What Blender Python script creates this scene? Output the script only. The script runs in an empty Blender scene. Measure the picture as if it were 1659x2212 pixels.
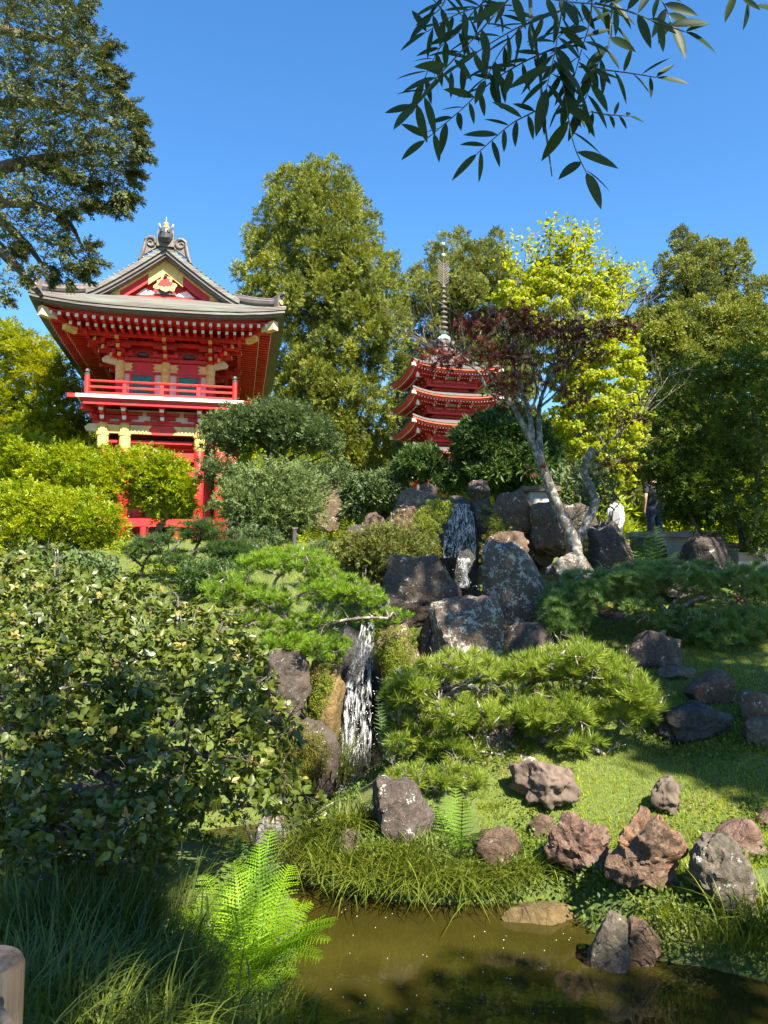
import bpy, bmesh, math, random
import numpy as np
from mathutils import Vector, Matrix, noise
R = math.radians
rng = np.random.default_rng(7)
random.seed(7)
scene = bpy.context.scene
COL = scene.collection

# ------------------------------------------------------------------ camera
PITCH = R(6.0); FPX = 770.0; CAMH = 2.3
CPT, SPT = math.cos(PITCH), math.sin(PITCH)
cam_d = bpy.data.cameras.new('camera'); cam = bpy.data.objects.new('camera', cam_d); COL.objects.link(cam)
cam.location = (0, 0, CAMH); cam.rotation_euler = (R(90)+PITCH, 0, 0)
cam_d.sensor_fit = 'HORIZONTAL'; cam_d.sensor_width = 36; cam_d.lens = FPX/768*36
cam_d.clip_start = 0.05; cam_d.clip_end = 3000
scene.camera = cam
K = 768/1659.0
def D(x, y, d):
    """point of the place seen at photo position (x, y) at d metres in front of the viewer"""
    u = x*K-384; v = 512-y*K
    s = d/(FPX*CPT - v*SPT)
    return Vector((u*s, d, CAMH+(v*CPT+FPX*SPT)*s))
def DN(P, d):
    P = np.asarray(P, float); u = P[:, 0]*K-384; v = 512-P[:, 1]*K
    s = d/(FPX*CPT - v*SPT)
    return np.stack([u*s, np.broadcast_to(d, u.shape), CAMH+(v*CPT+FPX*SPT)*s], 1)
def mpp(d):                     # metres per photo unit at distance d
    return d*K/FPX

# ------------------------------------------------------------------ light
SUN_EL, SUN_AZ = R(47), R(150)
SUNV = np.array([math.cos(SUN_EL)*math.sin(SUN_AZ), math.cos(SUN_EL)*math.cos(SUN_AZ), math.sin(SUN_EL)])
w = bpy.data.worlds.new('World'); scene.world = w; w.use_nodes = True
nt = w.node_tree; bg = nt.nodes['Background']
sky = nt.nodes.new('ShaderNodeTexSky'); sky.sky_type = 'NISHITA'; sky.sun_disc = False
sky.sun_elevation = SUN_EL; sky.sun_rotation = SUN_AZ; sky.air_density = 1.0; sky.dust_density = 0.15; sky.ozone_density = 3.0
hs = nt.nodes.new('ShaderNodeHueSaturation'); hs.inputs['Saturation'].default_value = 1.25; hs.inputs['Value'].default_value = 1.25
nt.links.new(sky.outputs[0], hs.inputs['Color']); nt.links.new(hs.outputs[0], bg.inputs[0])
bg.inputs[1].default_value = 0.058
sd_ = bpy.data.lights.new('sun', 'SUN'); sd_.energy = 5.0; sd_.angle = R(0.55); sd_.color = (1.0, 0.91, 0.74)
sun = bpy.data.objects.new('sun', sd_); COL.objects.link(sun)
sun.rotation_euler = Vector(SUNV).to_track_quat('Z', 'Y').to_euler()
scene.view_settings.view_transform = 'Standard'; scene.view_settings.look = 'None'
scene.view_settings.exposure = 2.05; scene.view_settings.gamma = 1.0
try:
    scene.cycles.max_bounces = 8; scene.cycles.transparent_max_bounces = 12
except Exception: pass

# ------------------------------------------------------------------ object helpers
def tag(o, label=None, cat=None, group=None, kind=None):
    if label: o['label'] = label
    if cat: o['category'] = cat
    if group: o['group'] = group
    if kind: o['kind'] = kind
    return o
def thing(name, label, cat, loc=(0, 0, 0), rz=0, group=None):
    o = bpy.data.objects.new(name, None); COL.objects.link(o)
    o.location = loc; o.rotation_euler = (0, 0, rz); o.empty_display_size = .2
    return tag(o, label, cat, group)
def link(name, me, mat, parent=None, loc=None):
    me.materials.append(mat)
    o = bpy.data.objects.new(name, me); COL.objects.link(o)
    if parent: o.parent = parent
    if loc is not None: o.location = loc
    return o
def rootloc(parent): return np.array(parent.location) if parent else np.zeros(3)
def tri_mesh(name, V, F, tint=None):
    me = bpy.data.meshes.new(name)
    V = np.ascontiguousarray(V, dtype=np.float32); F = np.ascontiguousarray(F, dtype=np.int32)
    me.vertices.add(len(V)); me.vertices.foreach_set('co', V.ravel())
    me.loops.add(F.size); me.loops.foreach_set('vertex_index', F.ravel())
    me.polygons.add(len(F)); me.polygons.foreach_set('loop_start', np.arange(0, F.size, 3, dtype=np.int32))
    me.update(calc_edges=True)
    if tint is not None:
        a = me.attributes.new('tint', 'FLOAT', 'POINT'); a.data.foreach_set('value', np.ascontiguousarray(tint, dtype=np.float32))
    return me
class MB:
    def __init__(s): s.v = []; s.f = []
    def add(s, vs, fs):
        n = len(s.v); s.v += [tuple(float(c) for c in p) for p in vs]; s.f += [tuple(i+n for i in f) for f in fs]; return s
    def box(s, x0, x1, y0, y1, z0, z1):
        return s.add([(x0,y0,z0),(x1,y0,z0),(x1,y1,z0),(x0,y1,z0),(x0,y0,z1),(x1,y0,z1),(x1,y1,z1),(x0,y1,z1)],
                     [(0,3,2,1),(4,5,6,7),(0,1,5,4),(1,2,6,5),(2,3,7,6),(3,0,4,7)])
    def beam(s, p0, p1, w_, h, up=(0, 0, 1)):
        p0 = Vector(p0); p1 = Vector(p1); t = (p1-p0).normalized(); sd = t.cross(Vector(up))
        if sd.length < 1e-4: sd = t.cross(Vector((0, 1, 0)))
        sd.normalize(); u = sd.cross(t).normalized(); a = sd*w_/2; b = u*h/2
        vs = [p0-a-b, p0+a-b, p0+a+b, p0-a+b, p1-a-b, p1+a-b, p1+a+b, p1-a+b]
        return s.add(vs, [(0,1,2,3)[::-1],(4,5,6,7),(0,1,5,4),(1,2,6,5),(2,3,7,6),(3,0,4,7)])
    def tube(s, pts, rads, seg=8):
        pts = [Vector(p) for p in pts]; n = len(pts)
        if not hasattr(rads, '__len__'): rads = [rads]*n
        ref = Vector((.31, .2, .93)); base = len(s.v); vs = []
        for i, p in enumerate(pts):
            t = (pts[min(i+1, n-1)]-pts[max(i-1, 0)])
            if t.length < 1e-6: t = Vector((0, 0, 1))
            t.normalize(); a = t.cross(ref)
            if a.length < 1e-3: a = t.cross(Vector((1, 0, 0)))
            a.normalize(); b = t.cross(a)
            for k in range(seg):
                an = 2*math.pi*k/seg; vs.append(p+(a*math.cos(an)+b*math.sin(an))*rads[i])
        fs = []
        for i in range(n-1):
            for k in range(seg):
                k2 = (k+1) % seg; fs.append((i*seg+k, i*seg+k2, (i+1)*seg+k2, (i+1)*seg+k))
        fs.append(tuple(range(seg))[::-1]); fs.append(tuple((n-1)*seg+k for k in range(seg)))
        return s.add(vs, fs)
    def lathe(s, prof, c=(0, 0, 0), seg=14):
        c = Vector(c); vs = []; n = len(prof)
        for r, z in prof:
            for k in range(seg):
                an = 2*math.pi*k/seg; vs.append((c.x+r*math.cos(an), c.y+r*math.sin(an), c.z+z))
        fs = [(i*seg+k, i*seg+(k+1) % seg, (i+1)*seg+(k+1) % seg, (i+1)*seg+k) for i in range(n-1) for k in range(seg)]
        fs.append(tuple(range(seg))[::-1]); fs.append(tuple((n-1)*seg+k for k in range(seg)))
        return s.add(vs, fs)
    def prism(s, poly, o, ux, uy, th):
        """flat outline poly (2D) on axes ux, uy from o, thickened by vector th"""
        o = Vector(o); ux = Vector(ux); uy = Vector(uy); th = Vector(th); n = len(poly)
        a = [o+ux*p[0]+uy*p[1] for p in poly]; b = [p+th for p in a]
        return s.add(a+b, [tuple(range(n)), tuple(range(2*n-1, n-1, -1))]+[(i, i+n, (i+1) % n+n, (i+1) % n) for i in range(n)])
    def grid(s, G):
        m, n = len(G), len(G[0]); vs = [p for row in G for p in row]
        return s.add(vs, [(i*n+j, i*n+j+1, (i+1)*n+j+1, (i+1)*n+j) for i in range(m-1) for j in range(n-1)])
    def slab(s, G, th):                                   # grid thickened downwards
        m, n = len(G), len(G[0]); top = [tuple(p) for row in G for p in row]; bot = [(p[0], p[1], p[2]-th) for p in top]; N = m*n
        fs = []
        for i in range(m-1):
            for j in range(n-1):
                q = (i*n+j, i*n+j+1, (i+1)*n+j+1, (i+1)*n+j); fs.append(q); fs.append(tuple(k+N for k in q[::-1]))
        rim = [j for j in range(n)]+[i*n+n-1 for i in range(1, m)]+[(m-1)*n+j for j in range(n-2, -1, -1)]+[i*n for i in range(m-2, 0, -1)]
        for a, b in zip(rim, rim[1:]+rim[:1]): fs.append((a, a+N, b+N, b))
        return s.add(top+bot, fs)
    def build(s, name, mat, parent=None, smooth=False, local=False):
        me = bpy.data.meshes.new(name); off = np.zeros(3) if local else rootloc(parent)
        me.from_pydata([(p[0]-off[0], p[1]-off[1], p[2]-off[2]) for p in s.v], [], s.f)
        bm = bmesh.new(); bm.from_mesh(me); bmesh.ops.recalc_face_normals(bm, faces=bm.faces); bm.to_mesh(me); bm.free()
        if smooth: me.polygons.foreach_set('use_smooth', [True]*len(me.polygons))
        me.update()
        return link(name, me, mat, parent)
    def build_two(s, name, mat, other, mat2, parent):
        """one mesh with a second material on the faces of other"""
        n = len(s.f); s.add(other.v, other.f); o = s.build(name, mat, parent, local=True); o.data.materials.append(mat2)
        o.data.polygons.foreach_set('material_index', [0]*n+[1]*(len(s.f)-n)); return o
    def build_thing(s, name, mat, label, cat, smooth=False, group=None):
        """one-mesh thing with its origin at the middle of its base"""
        A = np.array(s.v); o = np.array([(A[:, 0].min()+A[:, 0].max())/2, (A[:, 1].min()+A[:, 1].max())/2, A[:, 2].min()])
        s.v = [tuple(p) for p in A-o]
        ob = s.build(name, mat, None, smooth); ob.location = o
        return tag(ob, label, cat, group)

# ------------------------------------------------------------------ materials
def newmat(name):
    m = bpy.data.materials.new(name); m.use_nodes = True; n = m.node_tree.nodes; l = m.node_tree.links
    return m, n, l, n['Principled BSDF']
def ramp(n, l, src, stops):
    r = n.new('ShaderNodeValToRGB'); l.new(src, r.inputs[0]); e = r.color_ramp.elements
    while len(e) < len(stops): e.new(.5)
    for i, (p, c) in enumerate(stops): e[i].position = p; e[i].color = (*c, 1) if len(c) == 3 else c
    return r.outputs[0]
def mixc(n, l, f, a, b):
    m = n.new('ShaderNodeMix'); m.data_type = 'RGBA'
    if isinstance(f, float): m.inputs[0].default_value = f
    else: l.new(f, m.inputs[0])
    for i, c in ((6, a), (7, b)):
        if isinstance(c, tuple): m.inputs[i].default_value = (*c, 1)
        else: l.new(c, m.inputs[i])
    return m.outputs[2]
def ntex(n, l, scale, detail=5, rough=.6, coord='Object', stretch=None):
    tc = n.new('ShaderNodeTexCoord'); t = n.new('ShaderNodeTexNoise'); t.inputs['Scale'].default_value = scale
    t.inputs['Detail'].default_value = detail; t.inputs['Roughness'].default_value = rough
    src = tc.outputs[coord]
    if stretch:
        mp = n.new('ShaderNodeMapping'); mp.inputs['Scale'].default_value = stretch; l.new(src, mp.inputs[0]); src = mp.outputs[0]
    l.new(src, t.inputs['Vector']); return t.outputs['Fac']
def bump(n, l, src, b, strength=.4, dist=.02):
    k = n.new('ShaderNodeBump'); k.inputs['Strength'].default_value = strength; k.inputs['Distance'].default_value = dist
    l.new(src, k.inputs['Height']); l.new(k.outputs[0], b.inputs['Normal'])
def leafmat(name, c1, c2, trans=.35, rough=.5, spec=.3, tcol=None):
    m, n, l, b = newmat(name)
    at = n.new('ShaderNodeAttribute'); at.attribute_name = 'tint'
    c = mixc(n, l, at.outputs['Fac'], c1, c2)
    l.new(c, b.inputs['Base Color']); b.inputs['Roughness'].default_value = rough; b.inputs['Specular IOR Level'].default_value = spec
    if trans > 0:
        tr = n.new('ShaderNodeBsdfTranslucent')
        if tcol: tr.inputs[0].default_value = (*tcol, 1)
        else:
            g = n.new('ShaderNodeHueSaturation'); g.inputs['Hue'].default_value = .485; g.inputs['Value'].default_value = 1.35; g.inputs['Saturation'].default_value = 1.1
            l.new(c, g.inputs['Color']); l.new(g.outputs[0], tr.inputs[0])
        mx = n.new('ShaderNodeMixShader'); mx.inputs[0].default_value = trans
        l.new(b.outputs[0], mx.inputs[1]); l.new(tr.outputs[0], mx.inputs[2]); l.new(mx.outputs[0], n['Material Output'].inputs[0])
    return m
def paint(name, c, rough=.45, var=.25, scale=2.5, spec=.4, bs=.1):
    m, n, l, b = newmat(name)
    f = ntex(n, l, scale, 6, .65); d = tuple(x*(1-var) for x in c); e = tuple(min(1, x*(1+var*.5)) for x in c)
    l.new(ramp(n, l, f, [(.3, d), (.65, e)]), b.inputs['Base Color']); b.inputs['Roughness'].default_value = rough
    b.inputs['Specular IOR Level'].default_value = spec
    bump(n, l, ntex(n, l, 30, 4), b, bs, .01)
    return m
def rockmat(name, c1, c2, c3, lichen=0.0, lcol=(.42, .43, .38), wet=.75, lscale=8, warm=None):
    m, n, l, b = newmat(name)
    f = ntex(n, l, 2.2, 8, .65); c = ramp(n, l, f, [(.25, c1), (.5, c2), (.75, c3)])
    v = n.new('ShaderNodeTexVoronoi'); v.feature = 'DISTANCE_TO_EDGE'; v.inputs['Scale'].default_value = 3.2
    tc = n.new('ShaderNodeTexCoord'); nz = n.new('ShaderNodeTexNoise'); nz.inputs['Scale'].default_value = 3; nz.inputs['Detail'].default_value = 5
    l.new(tc.outputs['Object'], nz.inputs['Vector']); ad = n.new('ShaderNodeVectorMath'); ad.operation = 'MULTIPLY_ADD'
    l.new(nz.outputs['Color'], ad.inputs[0]); ad.inputs[1].default_value = (.5, .5, .9); l.new(tc.outputs['Object'], ad.inputs[2]); l.new(ad.outputs[0], v.inputs['Vector'])
    cr = ramp(n, l, v.outputs['Distance'], [(0, (0, 0, 0)), (.035, (1, 1, 1))])
    c = mixc(n, l, ramp(n, l, v.outputs['Distance'], [(0, (.3, .3, .3)), (.03, (0, 0, 0))]), c, tuple(x*.45 for x in c1))
    g = ntex(n, l, 26, 3, .7); c = mixc(n, l, ramp(n, l, g, [(.45, (0, 0, 0)), (.75, (.45, .45, .45))]), c, tuple(min(1, x*1.7+.01) for x in c3))
    if warm:
        wf = ntex(n, l, 1.6, 4, .6); c = mixc(n, l, ramp(n, l, wf, [(.48, (0, 0, 0)), (.62, (.85, .85, .85))]), c, warm)
    if lichen > 0:
        a = ntex(n, l, lscale, 6, .72); p = ntex(n, l, lscale*4.5, 4, .7)
        mm = n.new('ShaderNodeMath'); mm.operation = 'MULTIPLY_ADD'; l.new(p, mm.inputs[0]); mm.inputs[1].default_value = .55; l.new(a, mm.inputs[2])
        th = .93-.22*lichen
        c = mixc(n, l, ramp(n, l, mm.outputs[0], [(th, (0, 0, 0)), (th+.035, (.9, .9, .9))]), c, lcol)
    l.new(c, b.inputs['Base Color']); b.inputs['Roughness'].default_value = wet; b.inputs['Specular IOR Level'].default_value = .35
    h = n.new('ShaderNodeMath'); h.operation = 'MULTIPLY_ADD'; l.new(ntex(n, l, 9, 8, .72), h.inputs[0]); h.inputs[1].default_value = 1.0
    hm = n.new('ShaderNodeMath'); hm.operation = 'MULTIPLY'; l.new(cr, hm.inputs[0]); hm.inputs[1].default_value = .12; l.new(hm.outputs[0], h.inputs[2])
    bump(n, l, h.outputs[0], b, .9, .05)
    return m
def barkmat(name, c1, c2, lichen=0, lcol=(.38, .40, .36), scale=9):
    m, n, l, b = newmat(name)
    f = ntex(n, l, scale, 8, .7, stretch=(1, 1, .35)); c = ramp(n, l, f, [(.3, c1), (.7, c2)])
    if lichen:
        p = ntex(n, l, 14, 5, .7); c = mixc(n, l, ramp(n, l, p, [(.62-.14*lichen, (0, 0, 0)), (.68-.14*lichen, (1, 1, 1))]), c, lcol)
    l.new(c, b.inputs['Base Color']); b.inputs['Roughness'].default_value = .85
    bump(n, l, f, b, .8, .03); return m

# ------------------------------------------------------------------ leaf templates (triangles)
def T_leaf(W=.45, fold=.12, bend=-.12, n=4, sharp=1.0):
    V = [(0, 0, 0)]; mid = []; L = []; Rr = []
    for i in range(1, n):
        t = i/n; wv = W/2*math.sin(math.pi*t**.85)**sharp; z = bend*t*t
        mid.append(len(V)); V.append((0, t, z)); L.append(len(V)); V.append((-wv, t, z+fold*wv*2)); Rr.append(len(V)); V.append((wv, t, z+fold*wv*2))
    tip = len(V); V.append((0, 1, bend)); F = [(0, mid[0], L[0]), (0, Rr[0], mid[0])]
    for i in range(n-2):
        F += [(mid[i], mid[i+1], L[i+1]), (mid[i], L[i+1], L[i]), (mid[i], Rr[i], Rr[i+1]), (mid[i], Rr[i+1], mid[i+1])]
    F += [(mid[-1], tip, L[-1]), (mid[-1], Rr[-1], tip)]
    return np.array(V), np.array(F)
def T_needles(n=28, spread=62, wd=.03, seed=1, lo=.65):
    r = np.random.default_rng(seed); V = []; F = []
    for i in range(n):
        th = R(spread)*math.sqrt(r.random()); ph = r.random()*2*math.pi; L = lo+(1-lo)*r.random()
        d = np.array([math.sin(th)*math.cos(ph), math.cos(th), math.sin(th)*math.sin(ph)]); q = r.normal(size=3); s = np.cross(d, q); s /= np.linalg.norm(s)
        b = d*.06+np.array([0, -.12*r.random(), 0]); k = len(V); m_ = b+d*L*.55
        V += [b-s*wd*.35, b+s*wd*.35, m_-s*wd*.5, m_+s*wd*.5, d*L]; F += [(k, k+1, k+3), (k, k+3, k+2), (k+2, k+3, k+4)]
    return np.array(V), np.array(F)
def T_spray(pairs=6, ang=42, ll=.34, wd=.10, seed=1, jit=.10, stem=True):
    r = np.random.default_rng(seed); V = []; F = []
    for i in range(pairs):
        t = .08+.82*i/(pairs-1); L = ll*(1-.55*t)*(.8+.4*r.random())
        for sgn in (-1, 1):
            a = R(ang+r.normal()*10); d = np.array([sgn*math.sin(a), math.cos(a), r.normal()*.35]); o = np.array([0, t, r.normal()*jit*.3]); s = np.array([math.cos(a), -sgn*math.sin(a), r.normal()*.4])*wd*.5
            k = len(V); V += [o-s*.5, o+s*.5, o+d*L*.6+s, o+d*L*.6-s, o+d*L]; F += [(k, k+1, k+2), (k, k+2, k+3), (k+3, k+2, k+4)]
    k = len(V); V += [(-wd*.3, .5, 0), (wd*.3, .5, 0), (0, 1.1, 0)]; F += [(k, k+1, k+2)]
    return np.array(V), np.array(F)
def T_puff(n=12, seed=1, spread=75, wd=.2):
    """tuft of short scale-leaf shoots"""
    r = np.random.default_rng(seed); V = []; F = []
    for i in range(n):
        th = R(spread)*math.sqrt(r.random()); ph = r.random()*2*math.pi; L = .55+.45*r.random()
        d = np.array([math.sin(th)*math.cos(ph), math.cos(th), math.sin(th)*math.sin(ph)]); s = np.cross(d, r.normal(size=3)); s /= np.linalg.norm(s)
        o = d*.15; k = len(V); V += [o, o+d*L*.55+s*wd*.5, o+d*L*.55-s*wd*.5, o+d*L]; F += [(k, k+1, k+2), (k+2, k+1, k+3)]
    return np.array(V), np.array(F)
def T_star():
    V = [(0, 0, 0)]; F = []; tips = [(-75, .62), (-38, .85), (0, 1), (38, .85), (75, .62)]; prev = None
    for a, L in tips:
        k = len(V); V += [(L*.33*math.sin(R(a-17)), L*.33*math.cos(R(a-17)), .02), (L*math.sin(R(a)), L*math.cos(R(a)), -.12*L), (L*.33*math.sin(R(a+17)), L*.33*math.cos(R(a+17)), .02)]
        F += [(0, k, k+2), (k, k+1, k+2)]
    return np.array(V), np.array(F)
def T_fan():
    return np.array([(0, 0, 0), (-.5, .6, .05), (-.2, .85, .0), (.2, .85, 0), (.5, .6, .05)]), np.array([(0, 2, 1), (0, 3, 2), (0, 4, 3)])
def unit(a): return a/np.maximum(np.linalg.norm(a, axis=-1, keepdims=True), 1e-9)
def scatter(T, pos, axis, nrm, scale, tint):
    V, F = T; N = len(pos); y = unit(axis); z = nrm-(nrm*y).sum(1, keepdims=True)*y
    bad = np.linalg.norm(z, axis=1) < 1e-3; z[bad] = np.cross(y[bad], np.array([.3, .5, .8])); z = unit(z); x = np.cross(y, z)
    s = np.broadcast_to(np.asarray(scale, float), (N,))[:, None, None]
    P = pos[:, None, :]+s*(V[None, :, 0:1]*x[:, None, :]+V[None, :, 1:2]*y[:, None, :]+V[None, :, 2:3]*z[:, None, :])
    FF = F[None]+(np.arange(N)*len(V))[:, None, None]
    return P.reshape(-1, 3), FF.reshape(-1, 3), np.repeat(tint, len(V))
def multi(Ts, pos, axis, nrm, scale, tint):
    idx = rng.integers(0, len(Ts), len(pos)); out = []; off = 0; sc = np.broadcast_to(np.asarray(scale, float), (len(pos),))
    for i, T in enumerate(Ts):
        m = idx == i
        if not m.any(): continue
        a, b, c = scatter(T, pos[m], axis[m], nrm[m], sc[m], tint[m]); out.append((a, b+off, c)); off += len(a)
    return [np.concatenate([o[k] for o in out]) for k in range(3)]
def join(parts):
    V = []; F = []; t = []; off = 0
    for a, b, c in parts: V.append(a); F.append(b+off); t.append(c); off += len(a)
    return np.concatenate(V), np.concatenate(F), np.concatenate(t)
def leafobj(name, data, mat, parent=None):
    V, F, t = data
    return link(name, tri_mesh(name, V-rootloc(parent), F, t), mat, parent)

# ------------------------------------------------------------------ crowns
def inpoly(P, poly):
    x, y = P[:, 0], P[:, 1]; ins = np.zeros(len(P), bool); q = np.asarray(poly, float); n = len(q)
    for i in range(n):
        x0, y0 = q[i]; x1, y1 = q[(i+1) % n]
        c = ((y0 > y) != (y1 > y)) & (x < (x1-x0)*(y-y0)/(y1-y0+1e-12)+x0); ins ^= c
    return ins
def distpoly(P, poly):
    q = np.asarray(poly, float); d = np.full(len(P), 1e9)
    for i in range(len(q)):
        a = q[i]; b = q[(i+1) % len(q)]; ab = b-a; t = np.clip(((P-a)@ab)/(ab@ab+1e-12), 0, 1)
        d = np.minimum(d, np.linalg.norm(P-(a+t[:, None]*ab), axis=1))
    return d
def poly_pts(poly, spacing, tries=30):
    q = np.asarray(poly, float); lo, hi = q.min(0), q.max(0); area = np.prod(hi-lo); n = int(area/spacing**2*tries)
    C = lo+rng.random((n, 2))*(hi-lo); C = C[inpoly(C, poly)]; keep = []; cell = {}
    for p in C:
        k = (int(p[0]//spacing), int(p[1]//spacing)); ok = True
        for a in (-1, 0, 1):
            for b in (-1, 0, 1):
                for o in cell.get((k[0]+a, k[1]+b), ()):
                    if (o[0]-p[0])**2+(o[1]-p[1])**2 < spacing**2: ok = False
        if ok: keep.append(p); cell.setdefault(k, []).append(p)
    return np.array(keep)
def crown(poly, depth, thick, r, spacing, layers=2, rvar=.3):
    """clump centres and radii (m) that fill a rounded crown whose outline is poly; thick = half thickness in m"""
    cs = []; rs = []
    df = depth if callable(depth) else (lambda y: depth+0*y)
    for L in range(layers):
        P = poly_pts(poly, spacing*(1 if L == 0 else 1.25)); e = distpoly(P, poly); rr = r*(1-rvar+2*rvar*rng.random(len(P)))
        rr = np.minimum(rr, np.maximum(e*1.15, r*.45))
        W = np.clip(e/(.35*np.ptp(np.asarray(poly)[:, 0])*.5+r), 0, 1); b = np.sqrt(1-(1-W)**2)
        t = -b*(.55+.45*rng.random(len(P))) if L == 0 else rng.uniform(-.6, .7, len(P))*b
        d = df(P[:, 1])+thick*t
        cs.append(DN(P, d)); rs.append(rr*mpp(d))
    return np.concatenate(cs), np.concatenate(rs)
def on_clumps(c, r, dens, squash=.8, inner=.5, up=.0, cap=4000):
    """leaf positions and outward normals on clumps; dens = leaves per square metre of clump surface"""
    n = np.clip((4*math.pi*r*r*dens).astype(int), 3, cap); idx = np.repeat(np.arange(len(c)), n); N = len(idx)
    d = unit(rng.normal(size=(N, 3))); d[:, 2] += up*rng.random(N); d = unit(d)
    rad = (inner+(1-inner)*rng.random(N)**.6)[:, None]
    lump = 1+.18*np.sin(d[:, :1]*5+idx[:, None])*np.cos(d[:, 2:]*6+2*idx[:, None])
    p = c[idx]+d*rad*lump*r[idx][:, None]*np.array([1, 1, squash]); return p, d, idx
def tints(idx, nclump, a=.5):
    return np.clip(a*rng.random(nclump)[idx]+(1-a)*rng.random(len(idx)), 0, 1)
def smooth_line(pts, k=5):
    pts = [Vector(p) for p in pts]; out = []
    for i in range(len(pts)-1):
        p0 = pts[max(i-1, 0)]; p1 = pts[i]; p2 = pts[i+1]; p3 = pts[min(i+2, len(pts)-1)]
        for j in range(k):
            t = j/k; out.append(.5*((2*p1)+(p2-p0)*t+(2*p0-5*p1+4*p2-p3)*t*t+(3*p1-p0-3*p2+p3)*t**3))
    out.append(pts[-1]); return out
def limb(mb, pts, r0, r1, wob=.25, seg=8, k=5):
    """tapered limb through photo positions (x, y, distance)"""
    L = smooth_line([D(*p) for p in pts], k); n = len(L); o = rng.random()*50
    rad = [(r0+(r1-r0)*i/(n-1))*(1+wob*noise.noise(Vector((i*.6+o, 0, 0)))) for i in range(n)]
    mb.tube(L, rad, seg); return L
def twigs(mb, p, d, L, r, lev, ang=.6, droop=0, out=None, n=3):
    p = Vector(p); d = Vector(d).normalized(); pts = [p]; q = p.copy()
    for i in range(4):
        d = (d+Vector(rng.normal(size=3))*.16+Vector((0, 0, droop))).normalized(); q = q+d*L/4; pts.append(q.copy())
    mb.tube(pts, [r, r*.85, r*.7, r*.55, r*.4], 5 if r > .01 else 4)
    if out is not None: out.append((pts[-1], d.copy())); out.append((pts[2], d.copy()))
    if lev > 0:
        for i in range(n):
            s = pts[1+int(rng.integers(0, 4))]; a = Vector(rng.normal(size=3)); a = (a-a.dot(d)*d).normalized()
            twigs(mb, s, d*math.cos(ang)+a*math.sin(ang), L*(.55+.2*rng.random()), r*.55, lev-1, ang, droop, out, n)
# ------------------------------------------------------------------ ground
POND_PX = [(540,2330),(590,2140),(640,1990),(600,1915),(480,1880),(380,1860),(370,1800),(520,1780),(610,1775),(690,1715),(722,1690),(724,1648),(862,1648),(850,1690),(805,1700),(800,1725),(720,1775),(640,1850),(650,1895),(760,1930),(950,1950),(1100,1945),(1225,1955),(1275,2000),(1400,2065),(1540,2085),(1680,2120),(1850,2150),(2000,2400)]
def G0(x, y):
    a = D(x, y, 1.0); t = CAMH/(CAMH-a.z); return (a.x*t, t)
POND = [G0(*p) for p in POND_PX]+[(4.5, 2.4), (0.2, 2.2)]
PY = [-80, 3, 5.0, 6.5, 7.5, 8.5, 10.0, 13.0, 14.5, 18, 25, 38, 60, 200, 900]
PZ = [.55, .45, .10, .12, .45, .85, 1.32, 2.25, 2.85, 2.95, 3.6, 4.3, 5.0, 7.0, 9.0]
def pond_sd(P):
    d = distpoly(P, POND); return np.where(inpoly(P, POND), -d, d)
def hts(P):
    P = np.asarray(P, float); x, y = P[:, 0], P[:, 1]; s = pond_sd(P)
    base = np.interp(y, PY, PZ); t = np.clip(s/1.3, 0, 1); t = t*t*(3-2*t)
    left = np.clip((-x-1.0)/4, 0, 1)*np.clip((y-6)/4, 0, 1)*np.clip((24-y)/10, 0, 1)*.25
    n = .07*np.sin(x*1.3+.4*y)*np.cos(y*1.1-.3*x)+.04*np.sin(2.9*x+1)*np.sin(2.3*y)
    land = .06+.22*(1-np.exp(-np.maximum(s, 0)/.07))+(base+left+n)*t
    return np.where(s < 0, np.maximum(-.7, s*1.1)+.06*np.exp(s*6), land)
def hz(x, y): return float(hts([(x, y)])[0])
def G(x, y, lo=2.5, hi=60):
    """where the line of sight through (x, y) meets the ground"""
    ds = np.concatenate([np.arange(lo, 16, .05), np.arange(16, hi, .3)]); P = DN(np.repeat([[x, y]], len(ds), 0), ds)
    k = np.nonzero(P[:, 2] < hts(P[:, :2]))[0]; i = k[0] if len(k) else -1
    return Vector(P[i])
def GD(x, y):
    g = G(x, y, 1.2); return g.y if g.z > 0 else G0(x, y)[1]
def axis_pts(a, b, fine, far, g=1.18):
    m = list(np.arange(a, b+1e-6, fine)); s = fine; x = b
    while x < far: s *= g; x += s; m.append(x)
    s = fine; x = a; pre = []
    while x > -far: s *= g; x -= s; pre.append(x)
    return np.array(pre[::-1]+m)
def soil():
    m, n, l, b = newmat('soil')
    f = ntex(n, l, 1.4, 8, .65); g = ntex(n, l, 14, 5, .7)
    c = ramp(n, l, f, [(.3, (.05, .075, .012)), (.5, (.085, .125, .018)), (.72, (.10, .095, .03))])
    c = mixc(n, l, ramp(n, l, g, [(.4, (0, 0, 0)), (.7, (.7, .7, .7))]), c, (.05, .055, .018))
    l.new(c, b.inputs['Base Color']); b.inputs['Roughness'].default_value = .95; bump(n, l, g, b, .9, .06); return m
M_soil = soil()
gx = axis_pts(-7, 7, .11, 900); gy = axis_pts(1.5, 14, .11, 900)
XX, YY = np.meshgrid(gx, gy, indexing='ij'); ZZ = hts(np.stack([XX.ravel(), YY.ravel()], 1)).reshape(XX.shape)
nx, ny = XX.shape; q = (np.arange(nx-1)[:, None]*ny+np.arange(ny-1)[None, :]).ravel()
gF = np.concatenate([np.stack([q, q+ny, q+ny+1], 1), np.stack([q, q+ny+1, q+1], 1)])
gme = tri_mesh('ground', np.stack([XX.ravel(), YY.ravel(), ZZ.ravel()], 1), gF); gme.polygons.foreach_set('use_smooth', [True]*len(gF))
tag(link('ground', gme, M_soil), kind='structure')
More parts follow.
